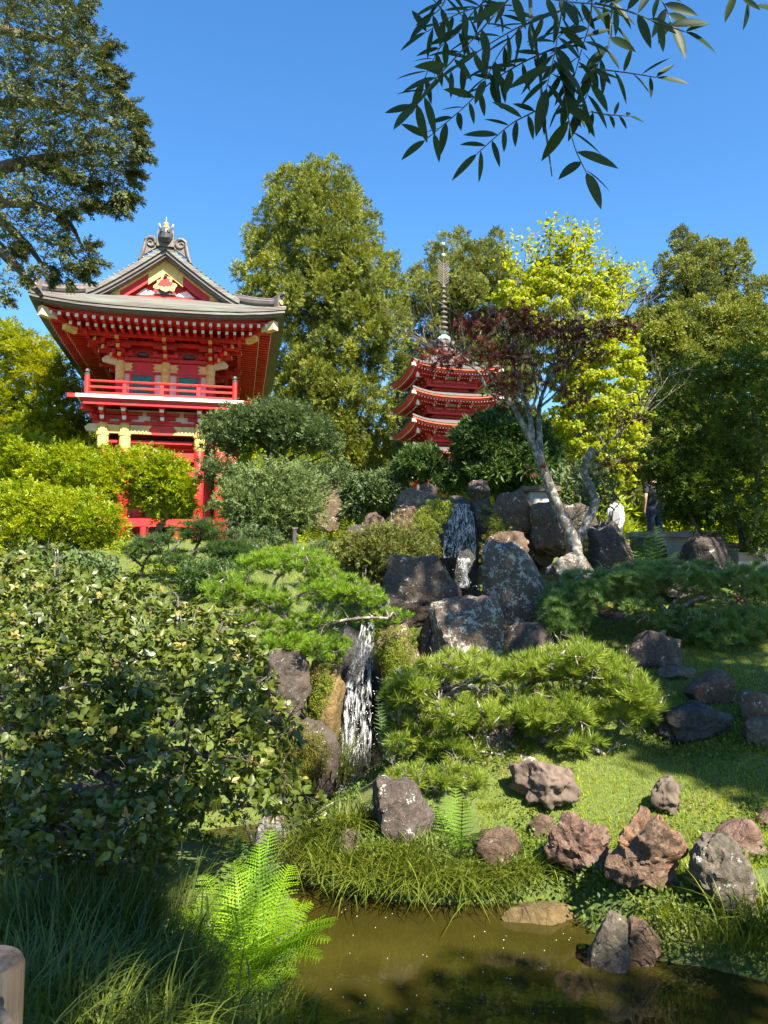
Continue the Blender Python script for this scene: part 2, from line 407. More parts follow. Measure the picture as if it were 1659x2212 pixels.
def watermat():
    m, n, l, b = newmat('pond_water')
    f = ntex(n, l, .9, 4, .5); l.new(ramp(n, l, f, [(.3, (.018, .016, .003)), (.7, (.038, .032, .006))]), b.inputs['Base Color'])
    b.inputs['Roughness'].default_value = .03; b.inputs['IOR'].default_value = 1.33; b.inputs['Specular IOR Level'].default_value = .6
    bump(n, l, ntex(n, l, 5, 3, .5), b, .06, .03); return m
wp = np.array(POND); c0 = wp.mean(0); pm = MB()
px_ = [(x, y, 0.0) for x, y in (c0+(wp-c0)*1.0)]
wx = np.linspace(wp[:, 0].min()-.4, wp[:, 0].max()+.4, 2); wy = np.linspace(wp[:, 1].min()-.4, wp[:, 1].max()+.5, 2)
pm.add([(wx[0], wy[0], 0), (wx[1], wy[0], 0), (wx[1], wy[1], 0), (wx[0], wy[1], 0)], [(0, 1, 2, 3)])
tag(pm.build('pond_water', watermat()), kind='structure')
M_petal = paint('petal', (.7, .68, .6)); pmb = MB()
for i in range(45):
    x, y = G0(rng.uniform(620, 1250), rng.uniform(1965, 2120) if rng.random() < .75 else rng.uniform(2100, 2200)); r = rng.uniform(.002, .0045); a = rng.random()*3
    pmb.prism([(r*math.cos(a+k*1.257), r*math.sin(a+k*1.257)*.7) for k in range(5)], (x, y, .002), (1, 0, 0), (0, 1, 0), (0, 0, .002))
tag(pmb.build('floating_petals', M_petal), 'scattered pale specks floating on the olive pond', 'petals', kind='stuff')

# ------------------------------------------------------------------ rocks
M_dark = rockmat('rock_dark', (0.02412, 0.01784, 0.01492), (0.05168, 0.03822, 0.03091), (0.08957, 0.07007, 0.05863), .12)
M_lich = rockmat('rock_lichen', (0.03307, 0.02293, 0.01706), (0.0689, 0.04841, 0.03624), (0.1171, 0.08663, 0.06609), .52, (.30, .30, .26))
M_lich2 = rockmat('rock_pale_lichen', (0.0371, 0.02744, 0.0205), (0.0795, 0.0588, 0.0451), (0.1272, 0.098, 0.0738), .7, (.26, .26, .23))
M_brown = rockmat('rock_brown', (0.03748, 0.02166, 0.01305), (0.07965, 0.04981, 0.03081), (0.1265, 0.0823, 0.05437), .12)
M_redbr = rockmat('rock_red', (.038, .022, .016), (.095, .052, .036), (.18, .115, .085), 0, warm=(.16, .125, .10))
M_orange = rockmat('rock_orange', (.045, .027, .017), (.11, .066, .042), (.20, .13, .085), 0, warm=(.26, .115, .035))
M_grey = rockmat('rock_grey', (0.03816, 0.03136, 0.0223), (0.07632, 0.06272, 0.04592), (0.1272, 0.1058, 0.07872), .05)
M_ochre = rockmat('rock_ochre', (.05, .032, .012), (.12, .08, .03), (.20, .14, .055), 0)
M_black = rockmat('rock_wet_black', (0.0064, 0.0064, 0.0072), (0.016, 0.0152, 0.0152), (0.036, 0.032, 0.0304), 0, wet=.28)
M_slab = rockmat('rock_yellow_brown', (0.0416, 0.0286, 0.0104), (0.0832, 0.0572, 0.0208), (0.13, 0.0884, 0.0364), 0)
def rock_mesh(size, seed, cuts=11, lev=4, rough=.10, pn=3.2):
    r = np.random.default_rng(seed); bm = bmesh.new(); bmesh.ops.create_icosphere(bm, subdivisions=lev, radius=1)
    V = np.array([v.co[:] for v in bm.verts]); F = np.array([[v.index for v in f.verts] for f in bm.faces]); bm.free()
    V = V/((np.abs(V)**pn).sum(1, keepdims=True))**(1/pn)*1.02
    V = V@np.array(Matrix.Rotation(r.uniform(-.5, .5), 3, 'Z'))
    for _ in range(cuts):
        n = unit(r.normal(size=3)*np.array([1, 1, .8])); o = r.uniform(.62, 1.05); e = V@n-o; V = V-np.maximum(e, 0)[:, None]*n*.93
    off = Vector(r.uniform(-50, 50, 3)); asp = np.array(size)/max(size)
    nz = np.array([noise.fractal(Vector(p*asp)*1.7+off, .9, 2.1, 5) for p in V]); n2 = np.array([noise.ridged_multi_fractal(Vector(p*asp)*3.1+off, .9, 2.2, 4, 1.0, 2.0) for p in V])
    V = V*(1+rough*1.5*nz+rough*.55*(n2-1.2))[:, None]
    lo, hi = V.min(0), V.max(0); V = (V-(lo+hi)/2)/(hi-lo)*np.array(size); V[:, 2] += size[2]/2
    return V, F
TOPS = []                                              # rock surfaces that carry moss
def rock(x0, y0, x1, y1, d, mat, label, seed, deep=.85, sink=.12, cuts=11, lev=4, rough=.10, pn=3.2, cat='rock', name='boulder', group=None):
    if d < 7.8 or (x0 > 1300 and y0 > 1360 and d < 11): d = GD((x0+x1)/2, y1-8)
    m = mpp(d); wd = (x1-x0)*m; ht = (y1-y0)*m*(1+sink); V, F = rock_mesh((wd, wd*deep, ht), seed, cuts, lev, rough, pn)
    c = D((x0+x1)/2, y1, d); loc = np.array([c.x, c.y, c.z-ht*sink/(1+sink)])
    me = tri_mesh(name, V, F); me.polygons.foreach_set('use_smooth', [True]*len(F))
    try: me.set_sharp_from_angle(angle=R(32))
    except Exception: pass
    o = link(name, me, mat, None, loc); tag(o, label, cat, group); TOPS.append((V+loc, F, o)); return o
cliff = rock(715,1365,800,1700,10.5,M_black,'black wet rock face behind the lower waterfall', 3, .9, .1, 7, 5)
cliff2 = rock(790,1400,880,1700,10.5,M_black,'black wet rock to the right of the lower waterfall', 31, .9, .1, 7, 5)
rock(922,1072,1045,1265,12.7,M_black,'black wet rock face behind the upper cascade', 5, .6, .1, 6, 5)
rock(975,1185,1040,1290,11.9,M_black,'dark wet stone where the upper cascade turns narrow', 6, .8)
R1 = rock(925,1288,1087,1465,9.9,M_lich,'upright block of brown rock with white lichen streaks in the middle of the rockery', 11, .75, .12, 5, 5, .08, 6)
R2 = rock(1032,1168,1195,1405,10.7,M_lich,'largest dark boulder with lichen cap and round pale spot', 21, .8, .1, 8, 5, .09, 4)
R3 = rock(815,1200,1012,1348,10.5,M_dark,'broad dark grey boulder left of the narrow cascade', 33, .75, .1, 7, 5, .09, 4.5)
rock(1078,1345,1195,1440,10.0,M_dark,'low dark boulder at the foot of the largest lichen capped boulder', 44)
rock(1180,1193,1285,1262,11.2,M_lich2,'pale lichen covered rock under the fork of the bare maple', 45)
R6 = rock(1032,1146,1145,1215,11.4,M_brown,'smooth brown boulder with mossy rim beside the upper cascade', 46, .8, .1, 7)
R7 = rock(1055,1058,1152,1180,12.6,M_brown,'tall brown boulder right of the top of the cascade', 47, .8, .1, 10, 5)
rock(1140,1082,1222,1195,12.4,M_brown,'craggy brown rock behind the bare maple trunk', 48, .8, .1, 12, 4, .16)
rock(1275,1125,1372,1240,12.3,M_dark,'dark rock pillar below the person in the white hoodie', 49, .8, .1, 8)
R8 = rock(832,1085,912,1165,12.6,M_brown,'reddish brown rock left of the top of the cascade', 50, .8, .1, 12, 4, .14)
rock(900,1080,960,1160,12.7,M_brown,'mossy brown rock touching the cascade on its left', 51, .8, .1, 10)
rock(853,1055,950,1098,13.0,M_grey,'grey cracked rock topping the left side of the cascade', 52, .8, .1, 14, 4, .12)
rock(880,1095,990,1230,12.75,M_brown,'rough brown rock wall under the moss left of the cascade', 521, .6, .1, 12, 5, .13)
rock(1000,1070,1075,1215,12.9,M_dark,'dark rock right beside the upper cascade', 522, .6, .1, 10, 5, .12)
rock(1100,1085,1200,1220,12.8,M_brown,'brown rock filling the rockery between the tall brown boulder and the maple', 523, .6, .1, 12, 5, .13)
rock(1190,1085,1300,1230,13.0,M_dark,'shaded rock behind the maple fork', 524, .6, .1, 12, 4, .13)
rock(820,1130,930,1240,12.9,M_brown,'brown rock behind the olive mounded shrub', 525, .6, .1, 12, 4, .13)
rock(1360,1160,1450,1260,12.9,M_dark,'dark rock between the pillar and the low wall', 526, .6, .1, 12, 4, .13)
rock(985,1330,1060,1450,10.3,M_dark,'dark rock wedged behind the upright lichen block', 527, .6, .1, 10, 4)
rock(895,1330,960,1480,10.2,M_brown,'brown rock between the moss curtain and the upright lichen block', 528, .6, .1, 10, 4, .13)
rock(905,1043,948,1072,13.4,M_redbr,'small red brown stone on top of the rockery', 53)
rock(1010,1035,1060,1080,13.5,M_dark,'dark stone above the cascade under the pine', 54)
rock(970,1070,1005,1085,13.3,M_grey,'small grey stone at the lip of the cascade', 541)
rock(780,1105,840,1150,12.4,M_brown,'lichened brown rock above the left round shrub', 55)
rock(750,1133,810,1165,12.2,M_dark,'smooth dark oval rock left of the rockery', 56, cuts=5)
rock(575,1405,672,1520,9.2,M_dark,'brown rock lit on top beneath the left pine', 57, .9, .3, 9, 5)
R9 = rock(660,1425,745,1610,9.7,M_ochre,'mossy ochre rock left of the lower waterfall', 58, .8, .3, 7, 5)
R10 = rock(805,1350,925,1510,10.1,M_brown,'moss hung rock right of the lower waterfall', 59, .8, .2, 8, 5)
R11 = rock(600,1560,735,1720,9.0,M_dark,'low mossy mound at the foot of the lower waterfall', 60, .8, .2, 5)
rock(870,1530,1110,1690,7.95,M_dark,'massive dark boulder in shade under the front pine', 61, .7, .15, 12, 5)
rock(842,1605,905,1700,7.85,M_lich2,'lichened grey rock beside the plunge pool', 62)
rock(803,1685,945,1815,7.7,M_dark,'rounded grey boulder on the grassy point', 63, .8, .12, 9)
rock(722,1793,785,1842,7.3,M_dark,'small smooth dark stone among the bank grass', 64, cuts=5)
rock(1028,1788,1125,1865,7.0,M_brown,'flat faced brown stone on the bank left of the red veined rock', 65, .7)
rock(1142,1763,1200,1815,7.1,M_brown,'small rounded tan stone behind the red veined rock', 66, cuts=6)
rock(1178,1757,1318,1885,6.7,M_redbr,'pointed red brown rock with pale veins on the bank', 67, .8, .12, 15, 5, .19)
rock(1312,1768,1478,1935,6.3,M_orange,'orange brown jagged rock on the bank', 76, .8, .12, 15, 5, .19)
rock(1497,1808,1632,1965,6.2,M_grey,'grey pitted upright rock on the right end of the bank', 69, .8, .12, 10, 5, .15)
rock(1540,1772,1645,1850,6.9,M_redbr,'flat reddish rock behind the grey pitted rock', 70, .8, .15, 8)
rock(1272,1980,1362,2095,5.45,M_grey,'grey half of the split rock standing in the pond', 71, .8, .15, 13)
rock(1340,1988,1424,2085,5.55,M_brown,'brown half of the split rock standing in the pond', 72, .8, .15, 13)
rock(1085,1957,1240,1990,6.25,M_slab,'flat yellow brown slab at the waterline', 73, .5, .2, 8)
rock(1350,1362,1478,1445,10.6,M_dark,'flat dark slab lying on the slope behind the front pine', 74, .6, .1, 10)
rock(1420,1438,1500,1470,9.8,M_grey,'flat pale stone on the slope beside the leaning trunk', 75, .7)
rock(1480,1448,1592,1525,9.4,M_brown,'leaning tan slab on the upper lawn', 77, .6, .12, 14)
rock(1415,1515,1575,1600,8.7,M_black,'long black rock lying on the shaded lawn', 78, .5, .15, 9, 5)
rock(1592,1493,1680,1560,8.9,M_brown,'brown wedge rock at the right edge of the lawn', 79, .7)
rock(1608,1552,1690,1615,8.5,M_grey,'blue grey rock at the right edge below the brown wedge', 80, .7)
rock(1285,1312,1372,1375,11.2,M_redbr,'reddish rock showing beneath the right pine', 81, .7)
rock(1270,1360,1345,1420,10.7,M_brown,'half hidden brown rock between front and right pines', 82, .7)
rock(1634,1748,1700,1790,7.4,M_redbr,'low red stone cut by the right edge', 83)
rock(598,1668,642,1702,8.3,M_lich2,'small white lichened stone beside the oak bush', 84, cuts=8)
rock(548,1755,660,1880,6.4,M_lich2,'pale lichened boulder under the oak bush by the channel', 85, .7)
rock(580,1840,640,1900,6.2,M_dark,'dark low stone at the channel edge behind the fern', 851, .7)
rock(420,1225,490,1275,13.2,M_brown,'pale tan boulder on the sunlit lawn behind the oak bush', 86)
rock(585,1175,640,1205,14.2,M_brown,'tan stone by the garden lamp', 87)
rock(340,2020,420,2100,4.5,M_brown,'tan stone among the grass left of the fern', 88)
rock(60,1890,190,1960,4.9,M_dark,'dim grey stone behind the long grass', 89)
rock(1420,1215,1560,1290,11.9,M_dark,'dark rock behind the right pine', 90)
rock(1470,1155,1580,1250,12.4,M_dark,'tall dark rock below the low wall', 91)
rock(60,1700,270,1830,7.3,M_grey,'pale sunlit boulder glimpsed through the oak bush', 92, .7)
rock(640,1010,740,1140,22,M_brown,'brown rock wall deep behind the grey juniper', 921, .6)

# ------------------------------------------------------------------ temple gate (local axes: x along the front, y back, z up)
M_red = paint('vermilion', (.50, .022, .02), .48, .38, 1.6, .35)
M_crim = paint('crimson', (.46, .02, .024), .5, .2, 3)
M_gold = paint('gilt', (.60, .40, .13), .42, .3, 8)
M_white = paint('plaster', (.66, .62, .60), .7, .08)
M_beige = paint('beige_trim', (.55, .42, .26), .6, .2)
M_green = paint('green_shutter', (.02, .19, .17), .5, .2)
M_ink = paint('dark_metal', (.05, .05, .055), .5, .3)
def roofmat():
    m, n, l, b = newmat('weathered_copper')
    f = ntex(n, l, 1.6, 7, .65, stretch=(.25, 3, 3)); c = ramp(n, l, f, [(.25, (.055, .045, .04)), (.48, (.115, .10, .09)), (.62, (.13, .155, .135)), (.8, (.22, .195, .175))])
    l.new(c, b.inputs['Base Color']); b.inputs['Roughness'].default_value = .6; b.inputs['Specular IOR Level'].default_value = .35
    bump(n, l, ntex(n, l, 3.2, 3, .5, stretch=(.05, 5, 8)), b, .7, .05); return m
M_roof = roofmat()
M_ridge = paint('ridge_copper', (.105, .09, .085), .55, .35, 5)
def gate():
    g = thing('temple_gate', 'tall two storey red Japanese temple gate with copper hip and gable roof and balcony', 'temple gate', (-7.275, 24.22, 3.7), .192)
    B = lambda mb, name, mat, p=g, sm=False: mb.build(name, mat, p, sm, local=True)
    HW, DY = 4.06, 12.5; CY = DY/2
    def up(x, y):
        a = min(1, abs(x)/HW); b = min(1, abs(y-CY)/CY); return .24*(a**3)*(b**5)
    def side(ax):
        return 7.95+.72*max(0, min(1, (HW-ax)/1.66))**1.1 if ax > 2.4 else 8.67+1.7*(1-(ax/2.4))**1.12
    def front(y):
        t = min(y, DY-y); return 7.95+.52*t
    def rz_(x, y): return min(side(abs(x)), front(y))+up(x, y) if (y < 1.5 or y > DY-1.5) else side(abs(x))+up(x, y)
    xs = sorted(set([round(v, 3) for v in np.linspace(-HW, HW, 47)]+[0])); ys = sorted(set([round(v, 3) for v in list(np.linspace(0, 1.49, 9))+list(np.linspace(1.51, DY-1.51, 30))+list(np.linspace(DY-1.49, DY, 9))]))
    mainf = lambda x, y: side(abs(x))+up(x, y)
    B(MB().slab([[(x, y, mainf(x, y)) for y in ys if 1.5 < y < DY-1.5] for x in xs], .13), 'roof', M_roof)
    for fl in (0, 1):
        yy = [y for y in ys if y < 1.505] if not fl else [y for y in ys if y > DY-1.505]
        B(MB().slab([[(x, y, rz_(x, y)) for y in yy] for x in xs], .13), 'skirt_roof', M_roof)
        ya, yb = (1.49, 2.0) if not fl else (DY-2.0, DY-1.49)
        B(MB().slab([[(x, y, 8.735-.004*abs(x)) for y in (ya, yb)] for x in (-2.3, 0, 2.3)], .1), 'skirt_roof', M_roof)
    # eave fascia: two stepped bands all round
    def eave(inset, dz, h, w_):
        mb = MB(); loop = []
        for t in np.linspace(-1, 1, 25): loop.append((t*(HW-inset), inset))
        for t in np.linspace(-1, 1, 35)[1:]: loop.append((HW-inset, CY+t*(CY-inset)))
        for t in np.linspace(1, -1, 25)[1:]: loop.append((t*(HW-inset), DY-inset))
        for t in np.linspace(1, -1, 35)[1:-1]: loop.append((-HW+inset, CY+t*(CY-inset)))
        P = []
        for x, y in loop:
            sx = math.copysign(1, x)*w_ if abs(x) > HW-inset-.01 else 0; sy = (w_ if y < CY else -w_) if (y < inset+.01 or y > DY-inset-.01) else 0
            z = 7.95+up(x*HW/(HW-inset), CY+(y-CY)*CY/(CY-inset))-dz; P.append([(x, y, z), (x, y, z-h), (x-sx, y+sy, z-h), (x-sx, y+sy, z)])
        n = len(P); mb.add([p for q_ in P for p in q_], [(i*4+k, ((i+1) % n)*4+k, ((i+1) % n)*4+(k+1) % 4, i*4+(k+1) % 4) for i in range(n) for k in range(4)]); return mb
    B(eave(.03, .10, .13, .40), 'eave_band', M_roof); B(eave(.10, .225, .08, .36), 'eave_band', M_ridge); B(eave(.40, .29, .08, .12), 'eave_board', M_red)
    # soffit and two tiers of rafters
    def sof(x, y):
        ins = min(HW-abs(x), y, DY-y); return 7.58+up(x, y)+.06*ins
    xs2 = np.linspace(-HW+.4, HW-.4, 33); ys2 = np.linspace(.4, DY-.4, 41)
    B(MB().slab([[(x, y, sof(x, y)) for y in ys2] for x in xs2], .04), 'soffit', M_crim)
    ra, tip, ra2, tip2 = MB(), MB(), MB(), MB()
    for k in range(-14, 15):
        x = k*.265
        for (A, T, y0, dz, s_) in ((ra, tip, .44, .10, .10), (ra2, tip2, .85, .24, .095)):
            if abs(x) > HW-y0-.1: continue
            ye = min(2.45, HW-abs(x))
            for fl in (0, 1):
                f_ = (lambda y: y) if not fl else (lambda y: DY-y)
                if ye > y0+.15: A.beam((x, f_(y0), sof(x, f_(y0))-dz), (x, f_(ye), sof(x, f_(ye))-dz), s_, s_*1.1)
                T.beam((x, f_(y0-.012), sof(x, f_(y0))-dz), (x, f_(y0+.004), sof(x, f_(y0))-dz), s_*1.04, s_*1.15)
    for k in range(46):
        y = .35+k*.265
        for (A, T, x0, dz, s_) in ((ra, tip, HW-.44, .10, .10), (ra2, tip2, HW-.85, .24, .095)):
            ins = min(y, DY-y); xe = max(1.5, HW-ins)
            if xe > x0-.1: continue
            for s in (-1, 1):
                A.beam((s*x0, y, sof(s*x0, y)-dz), (s*xe, y, sof(s*xe, y)-dz), s_, s_*1.1); T.beam((s*(x0+.012), y, sof(s*x0, y)-dz), (s*(x0-.004), y, sof(s*x0, y)-dz), s_*1.04, s_*1.15)
    ra.build_two('rafters', M_red, tip, M_white, g); ra2.build_two('rafters', M_red, tip2, M_white, g)
    for sx in (-1, 1):                                     # hip beams under the corners, beige ends
        for fy in (0, 1):
            f_ = (lambda y: y) if not fy else (lambda y: DY-y)
            c = (sx*(HW-.36), f_(.36)); e = (sx*1.5, f_(2.6)); B(MB().beam((c[0], c[1], sof(*c)-.16), (e[0], e[1], sof(*e)-.3), .2, .26), 'hip_beam', M_red)
            d_ = Vector((c[0]-e[0], c[1]-e[1], 0)).normalized(); B(MB().beam((c[0]+d_.x*.06, c[1]+d_.y*.06, sof(*c)-.145), (c[0]-d_.x*.5, c[1]-d_.y*.5, sof(*c)-.16), .23, .30), 'beam_end', M_beige)
            c2 = (sx*(HW-1.0), f_(1.0)); B(MB().beam((c2[0]+d_.x*.1, c2[1]+d_.y*.1, sof(*c2)-.36), (c2[0]-d_.x*.35, c2[1]-d_.y*.35, sof(*c2)-.40), .16, .2), 'beam_end', M_gold)
            hr = [];                                       # hip ridge on top
            for t in np.linspace(0, 1, 8):
                x = sx*(HW-.25-t*1.45); y = f_(.22+t*1.3); hr.append((x, y, rz_(x, y)+.14+.05*t))
            B(MB().tube(hr, [.13]*8, 8), 'hip_ridge', M_ridge); hr2 = [(p[0], p[1], p[2]+.13) for p in hr]; B(MB().tube(hr2, [.055]*8, 6), 'ridge_cap', M_ridge)
            p = hr[0]; t_ = MB(); t_.beam((p[0]+d_.x*.10, p[1]+d_.y*.10, p[2]+.02), (p[0]-d_.x*.06, p[1]-d_.y*.06, p[2]+.02), .26, .40)
            t_.beam((p[0]+d_.x*.26, p[1]+d_.y*.26, p[2]+.30), (p[0]-d_.x*.2, p[1]-d_.y*.2, p[2]+.19), .10, .09); B(t_, 'corner_tile', M_ridge)
            B(MB().tube([(p[0]+d_.x*.15, p[1]+d_.y*.15, p[2]), (p[0]+d_.x*.09, p[1]+d_.y*.09, p[2])], [.08, .08], 12), 'corner_crest', M_gold)
    # gables
    sl = lambda ax: side(ax)
    for fy in (0, 1):
        f_ = (lambda y: y) if not fy else (lambda y: DY-y)
        for j, (o_, th_, y0, y1) in enumerate(((.10, .14, 1.06, 1.62), (-.05, .10, 1.12, 1.6), (-.15, .08, 1.19, 1.58))):
            for s in (-1, 1):
                row = []
                for t in np.linspace(0, 1, 12):
                    ax = t*(2.52-.10*j); z = sl(ax) if ax < 2.45 else sl(ax); row.append((s*ax, z+o_*(1.18)))
                rows = [[(x, f_(y0), z), (x, f_(y1), z), (x, f_(y1), z-th_*1.25), (x, f_(y0), z-th_*1.25), (x, f_(y0), z)] for x, z in row]
                mb = MB().grid(rows); mb.add(rows[0][:4], [(0, 1, 2, 3)]); mb.add(rows[-1][:4], [(0, 1, 2, 3)]); B(mb, 'verge', (M_roof, M_ridge, M_ridge)[j])
        if fy == 0:
            ribs = MB()
            for s in (-1, 1):
                for k in range(15):
                    ax = .15+k*.155; z = sl(ax)+.13; ribs.beam((s*(ax-.05), 1.08, z+.075), (s*(ax+.05), 1.60, z), .05, .035)
            B(ribs, 'verge_seams', M_ridge)
        zb = 8.70
        back = [(-2.3, zb)]+[(s*a, sl(a)-.26) for s, A in ((-1, (1.6, .8)), (1, (0, .8, 1.6))) for a in A]+[(2.3, zb)]
        B(MB().prism(back, (0, f_(1.75), 0), (1, 0, 0), (0, 0, 1), (0, .1 if not fy else -.1, 0)), 'gable_panel', M_crim)
        for s in (-1, 1):
            def band(a0, a1, dz0, dz1): return [(s*a, sl(a)-dz0) for a in np.linspace(a0, a1, 6)]+[(s*a, sl(a)-dz1) for a in np.linspace(a1, a0, 6)]
            B(MB().prism(band(.0, 2.25, .28, .35), (0, f_(1.48), 0), (1, 0, 0), (0, 0, 1), (0, .06, 0)), 'gold_edge', M_gold)
            B(MB().prism(band(.55, 1.55, .35, .66), (0, f_(1.52), 0), (1, 0, 0), (0, 0, 1), (0, .06, 0)), 'bargeboard', M_red)
            B(MB().prism(band(.0, .58, .35, .74), (0, f_(1.50), 0), (1, 0, 0), (0, 0, 1), (0, .07, 0)), 'gilt_plate', M_gold)
            B(MB().prism(band(1.5, 2.2, .35, .62), (0, f_(1.50), 0), (1, 0, 0), (0, 0, 1), (0, .07, 0)), 'gilt_plate', M_gold)
        # pendant: gilt cloud with red eye, crossbeam and white infill under it
        pen = []
        for k in range(40):
            a = 2*math.pi*k/40; r_ = .26+.055*math.cos(3*a+math.pi/2)+.035*math.cos(7*a); pen.append((1.3*r_*math.cos(a), 9.22+r_*math.sin(a)))
        B(MB().prism(pen, (0, f_(1.44), 0), (1, 0, 0), (0, 0, 1), (0, .05, 0)), 'pendant', M_gold)
        B(MB().prism([(x*.62, 9.22+(z-9.22)*.6+.05) for x, z in pen], (0, f_(1.42), 0), (1, 0, 0), (0, 0, 1), (0, .03, 0)), 'pendant_panel', M_red)
        B(MB().prism([(.2*math.cos(a)*1.0, 9.16+.17*math.sin(a)-.05) for a in np.linspace(math.pi*1.0, math.pi*2.0, 9)]+[(.1*math.cos(a), 9.12+.1*math.sin(a)-.0) for a in np.linspace(2*math.pi, math.pi, 7)], (0, f_(1.405), 0), (1, 0, 0), (0, 0, 1), (0, .02, 0)), 'pendant_scroll', M_gold)
        B(MB().lathe([(.0, 0), (.06, .0), (.06, .05), (0, .06)], (0, f_(1.40), 9.45), 10), 'pendant_boss', M_ink)
        B(MB().prism([(-1.45, 8.68), (-.75, 8.80), (-.45, 8.86), (.45, 8.86), (.75, 8.80), (1.45, 8.68), (1.45, 8.6), (-1.45, 8.6)], (0, f_(1.56), 0), (1, 0, 0), (0, 0, 1), (0, .1, 0)), 'gable_beam', M_red)
        for s in (-1, 1): B(MB().prism([(s*.3, 8.9), (s*1.0, 8.86), (s*.7, 9.12), (s*.45, 9.02)], (0, f_(1.70), 0), (1, 0, 0), (0, 0, 1), (0, .04, 0)), 'gable_infill', M_white)
        B(MB().prism([(-.38, 8.87), (.38, 8.87), (.22, 8.98), (.3, 9.04), (0, 8.97), (-.3, 9.04), (-.22, 8.98)], (0, f_(1.50), 0), (1, 0, 0), (0, 0, 1), (0, .06, 0)), 'carved_strut', M_ink)
    # main ridge and its front tile with scrolls, mask, gilt finial
    zr = sl(0)
    B(MB().box(-.2, .2, 1.2, DY-1.2, zr+.05, zr+.4), 'main_ridge', M_ridge)
    for fy in (0, 1):
        y = .98 if not fy else DY-.98; dy = .2 if not fy else -.2
        B(MB().prism([(-.29, zr+.0), (-.27, zr+.56), (-.15, zr+.64), (.15, zr+.64), (.27, zr+.56), (.29, zr+.0)], (0, y, 0), (1, 0, 0), (0, 0, 1), (0, dy, 0)), 'ridge_end_tile', M_ridge)
        mk = MB().lathe([(0, 0), (.15, .02), (.23, .15), (.25, .3), (.2, .46), (.1, .55), (0, .57)], (0, y, zr+.10), 12)
        for s in (-1, 1): mk.lathe([(0, 0), (.06, .03), (.06, .09), (0, .12)], (s*.1, y-.2*(1 if not fy else -1), zr+.38), 8); mk.tube([(s*.15, y, zr+.56), (s*.22, y, zr+.70)], [.05, .015], 6)
        mk.tube([(-.13, y-.2, zr+.25), (0, y-.23, zr+.21), (.13, y-.2, zr+.25)], [.03]*3, 6); B(mk, 'mask', M_ink)
        for s in (-1, 1):
            sp_ = [(s*(.50+(.17-.013*k)*math.cos(k*.62+2.6)), y+.1, zr+.14+(.17-.013*k)*math.sin(k*.62+2.6)) for k in range(11)]
            B(MB().tube([(s*.85, y+.1, zr-.50), (s*.76, y+.1, zr-.28), (s*.70, y+.1, zr-.02)]+[(s*(.50+.19*math.cos(a)), y+.1, zr+.14+.19*math.sin(a)) for a in (-.3, .5, 1.3, 2.0)]+sp_, [.05, .065, .065]+[.06]*4+[.052-.003*k for k in range(11)], 7), 'scroll', M_ridge)
            B(MB().prism([(s*.28, zr+.0), (s*.7, zr-.3), (s*.68, zr+.14), (s*.5, zr+.32), (s*.28, zr+.3)], (0, y+.12, 0), (1, 0, 0), (0, 0, 1), (0, .1, 0)), 'scroll_plate', M_ridge)
            B(MB().tube([(s*.16, y+.1, zr+.62), (s*.24, y+.1, zr+.84)], [.018, .026], 6), 'horn', M_white)
        B(MB().lathe([(.12, 0), (.13, .08), (.07, .12), (.1, .2), (.04, .27), (.04, .24), (.016, .30), (.009, .46)], (0, y+.1, zr+.63), 10), 'finial', M_gold)
    # upper storey
    X0, Y0, Y1 = 1.55, 2.55, 9.95
    wl = MB().box(-X0, X0, Y0+.08, Y1-.08, 5.15, 7.35); B(wl, 'upper_wall', M_white)
    for sy in (0, 1):
        f_ = (lambda y: y) if not sy else (lambda y: Y0+Y1-y)
        b_ = MB(); b_.box(-X0, X0, min(f_(Y0-.02), f_(Y0+.07)), max(f_(Y0-.02), f_(Y0+.07)), 6.32, 6.72); b_.box(-X0-.1, X0+.1, min(f_(Y0-.1), f_(Y0+.07)), max(f_(Y0-.1), f_(Y0+.07)), 6.74, 6.86); B(b_, 'lintel', M_crim)
        for s in (-1, 1):
            w_ = MB(); cx = s*.80
            for a, b2, c, d2 in ((-.42, -.34, 5.2, 6.32), (.34, .42, 5.2, 6.32), (-.34, .34, 6.24, 6.31)): w_.box(cx+a, cx+b2, min(f_(Y0-.04), f_(Y0+.1)), max(f_(Y0-.04), f_(Y0+.1)), c, d2)
            fr = B(w_, 'window_frame', M_crim)
            sh = MB()
            for k in range(8): sh.box(cx-.34+k*.085, cx-.34+k*.085+.06, min(f_(Y0+.0), f_(Y0+.07)), max(f_(Y0+.0), f_(Y0+.07)), 5.2, 6.24)
            sh.box(cx-.34, cx+.34, min(f_(Y0+.03), f_(Y0+.075)), max(f_(Y0+.03), f_(Y0+.075)), 5.19, 6.235); B(sh, 'shutter', M_green, fr)
    for y in (Y0, 5.0, 7.5, Y1):
        for x in (-X0, 0, X0):
            if x == 0 and Y0 < y < Y1: continue
            B(MB().tube([(x, y, 5.1), (x, y, 7.0)], [.14, .14], 12), 'upper_column', M_crim)
            if y == Y0:
                B(MB().lathe([(.155, 0), (.16, .3), (.15, .34), (.165, .4), (.165, .72), (.15, .75)], (x, y-.005, 5.98), 14), 'column_cap', M_gold)
                pl = MB()
                for s in (-1, 1):
                    if abs(x+s*.3) < X0+.05: pl.prism([(s*.14, 6.38), (s*.45, 6.38), (s*.36, 6.45), (s*.45, 6.52), (s*.36, 6.59), (s*.45, 6.66), (s*.14, 6.66)], (x, Y0-.06, 0), (1, 0, 0), (0, 0, 1), (0, .05, 0))
                B(pl, 'gilt_plate', M_gold)
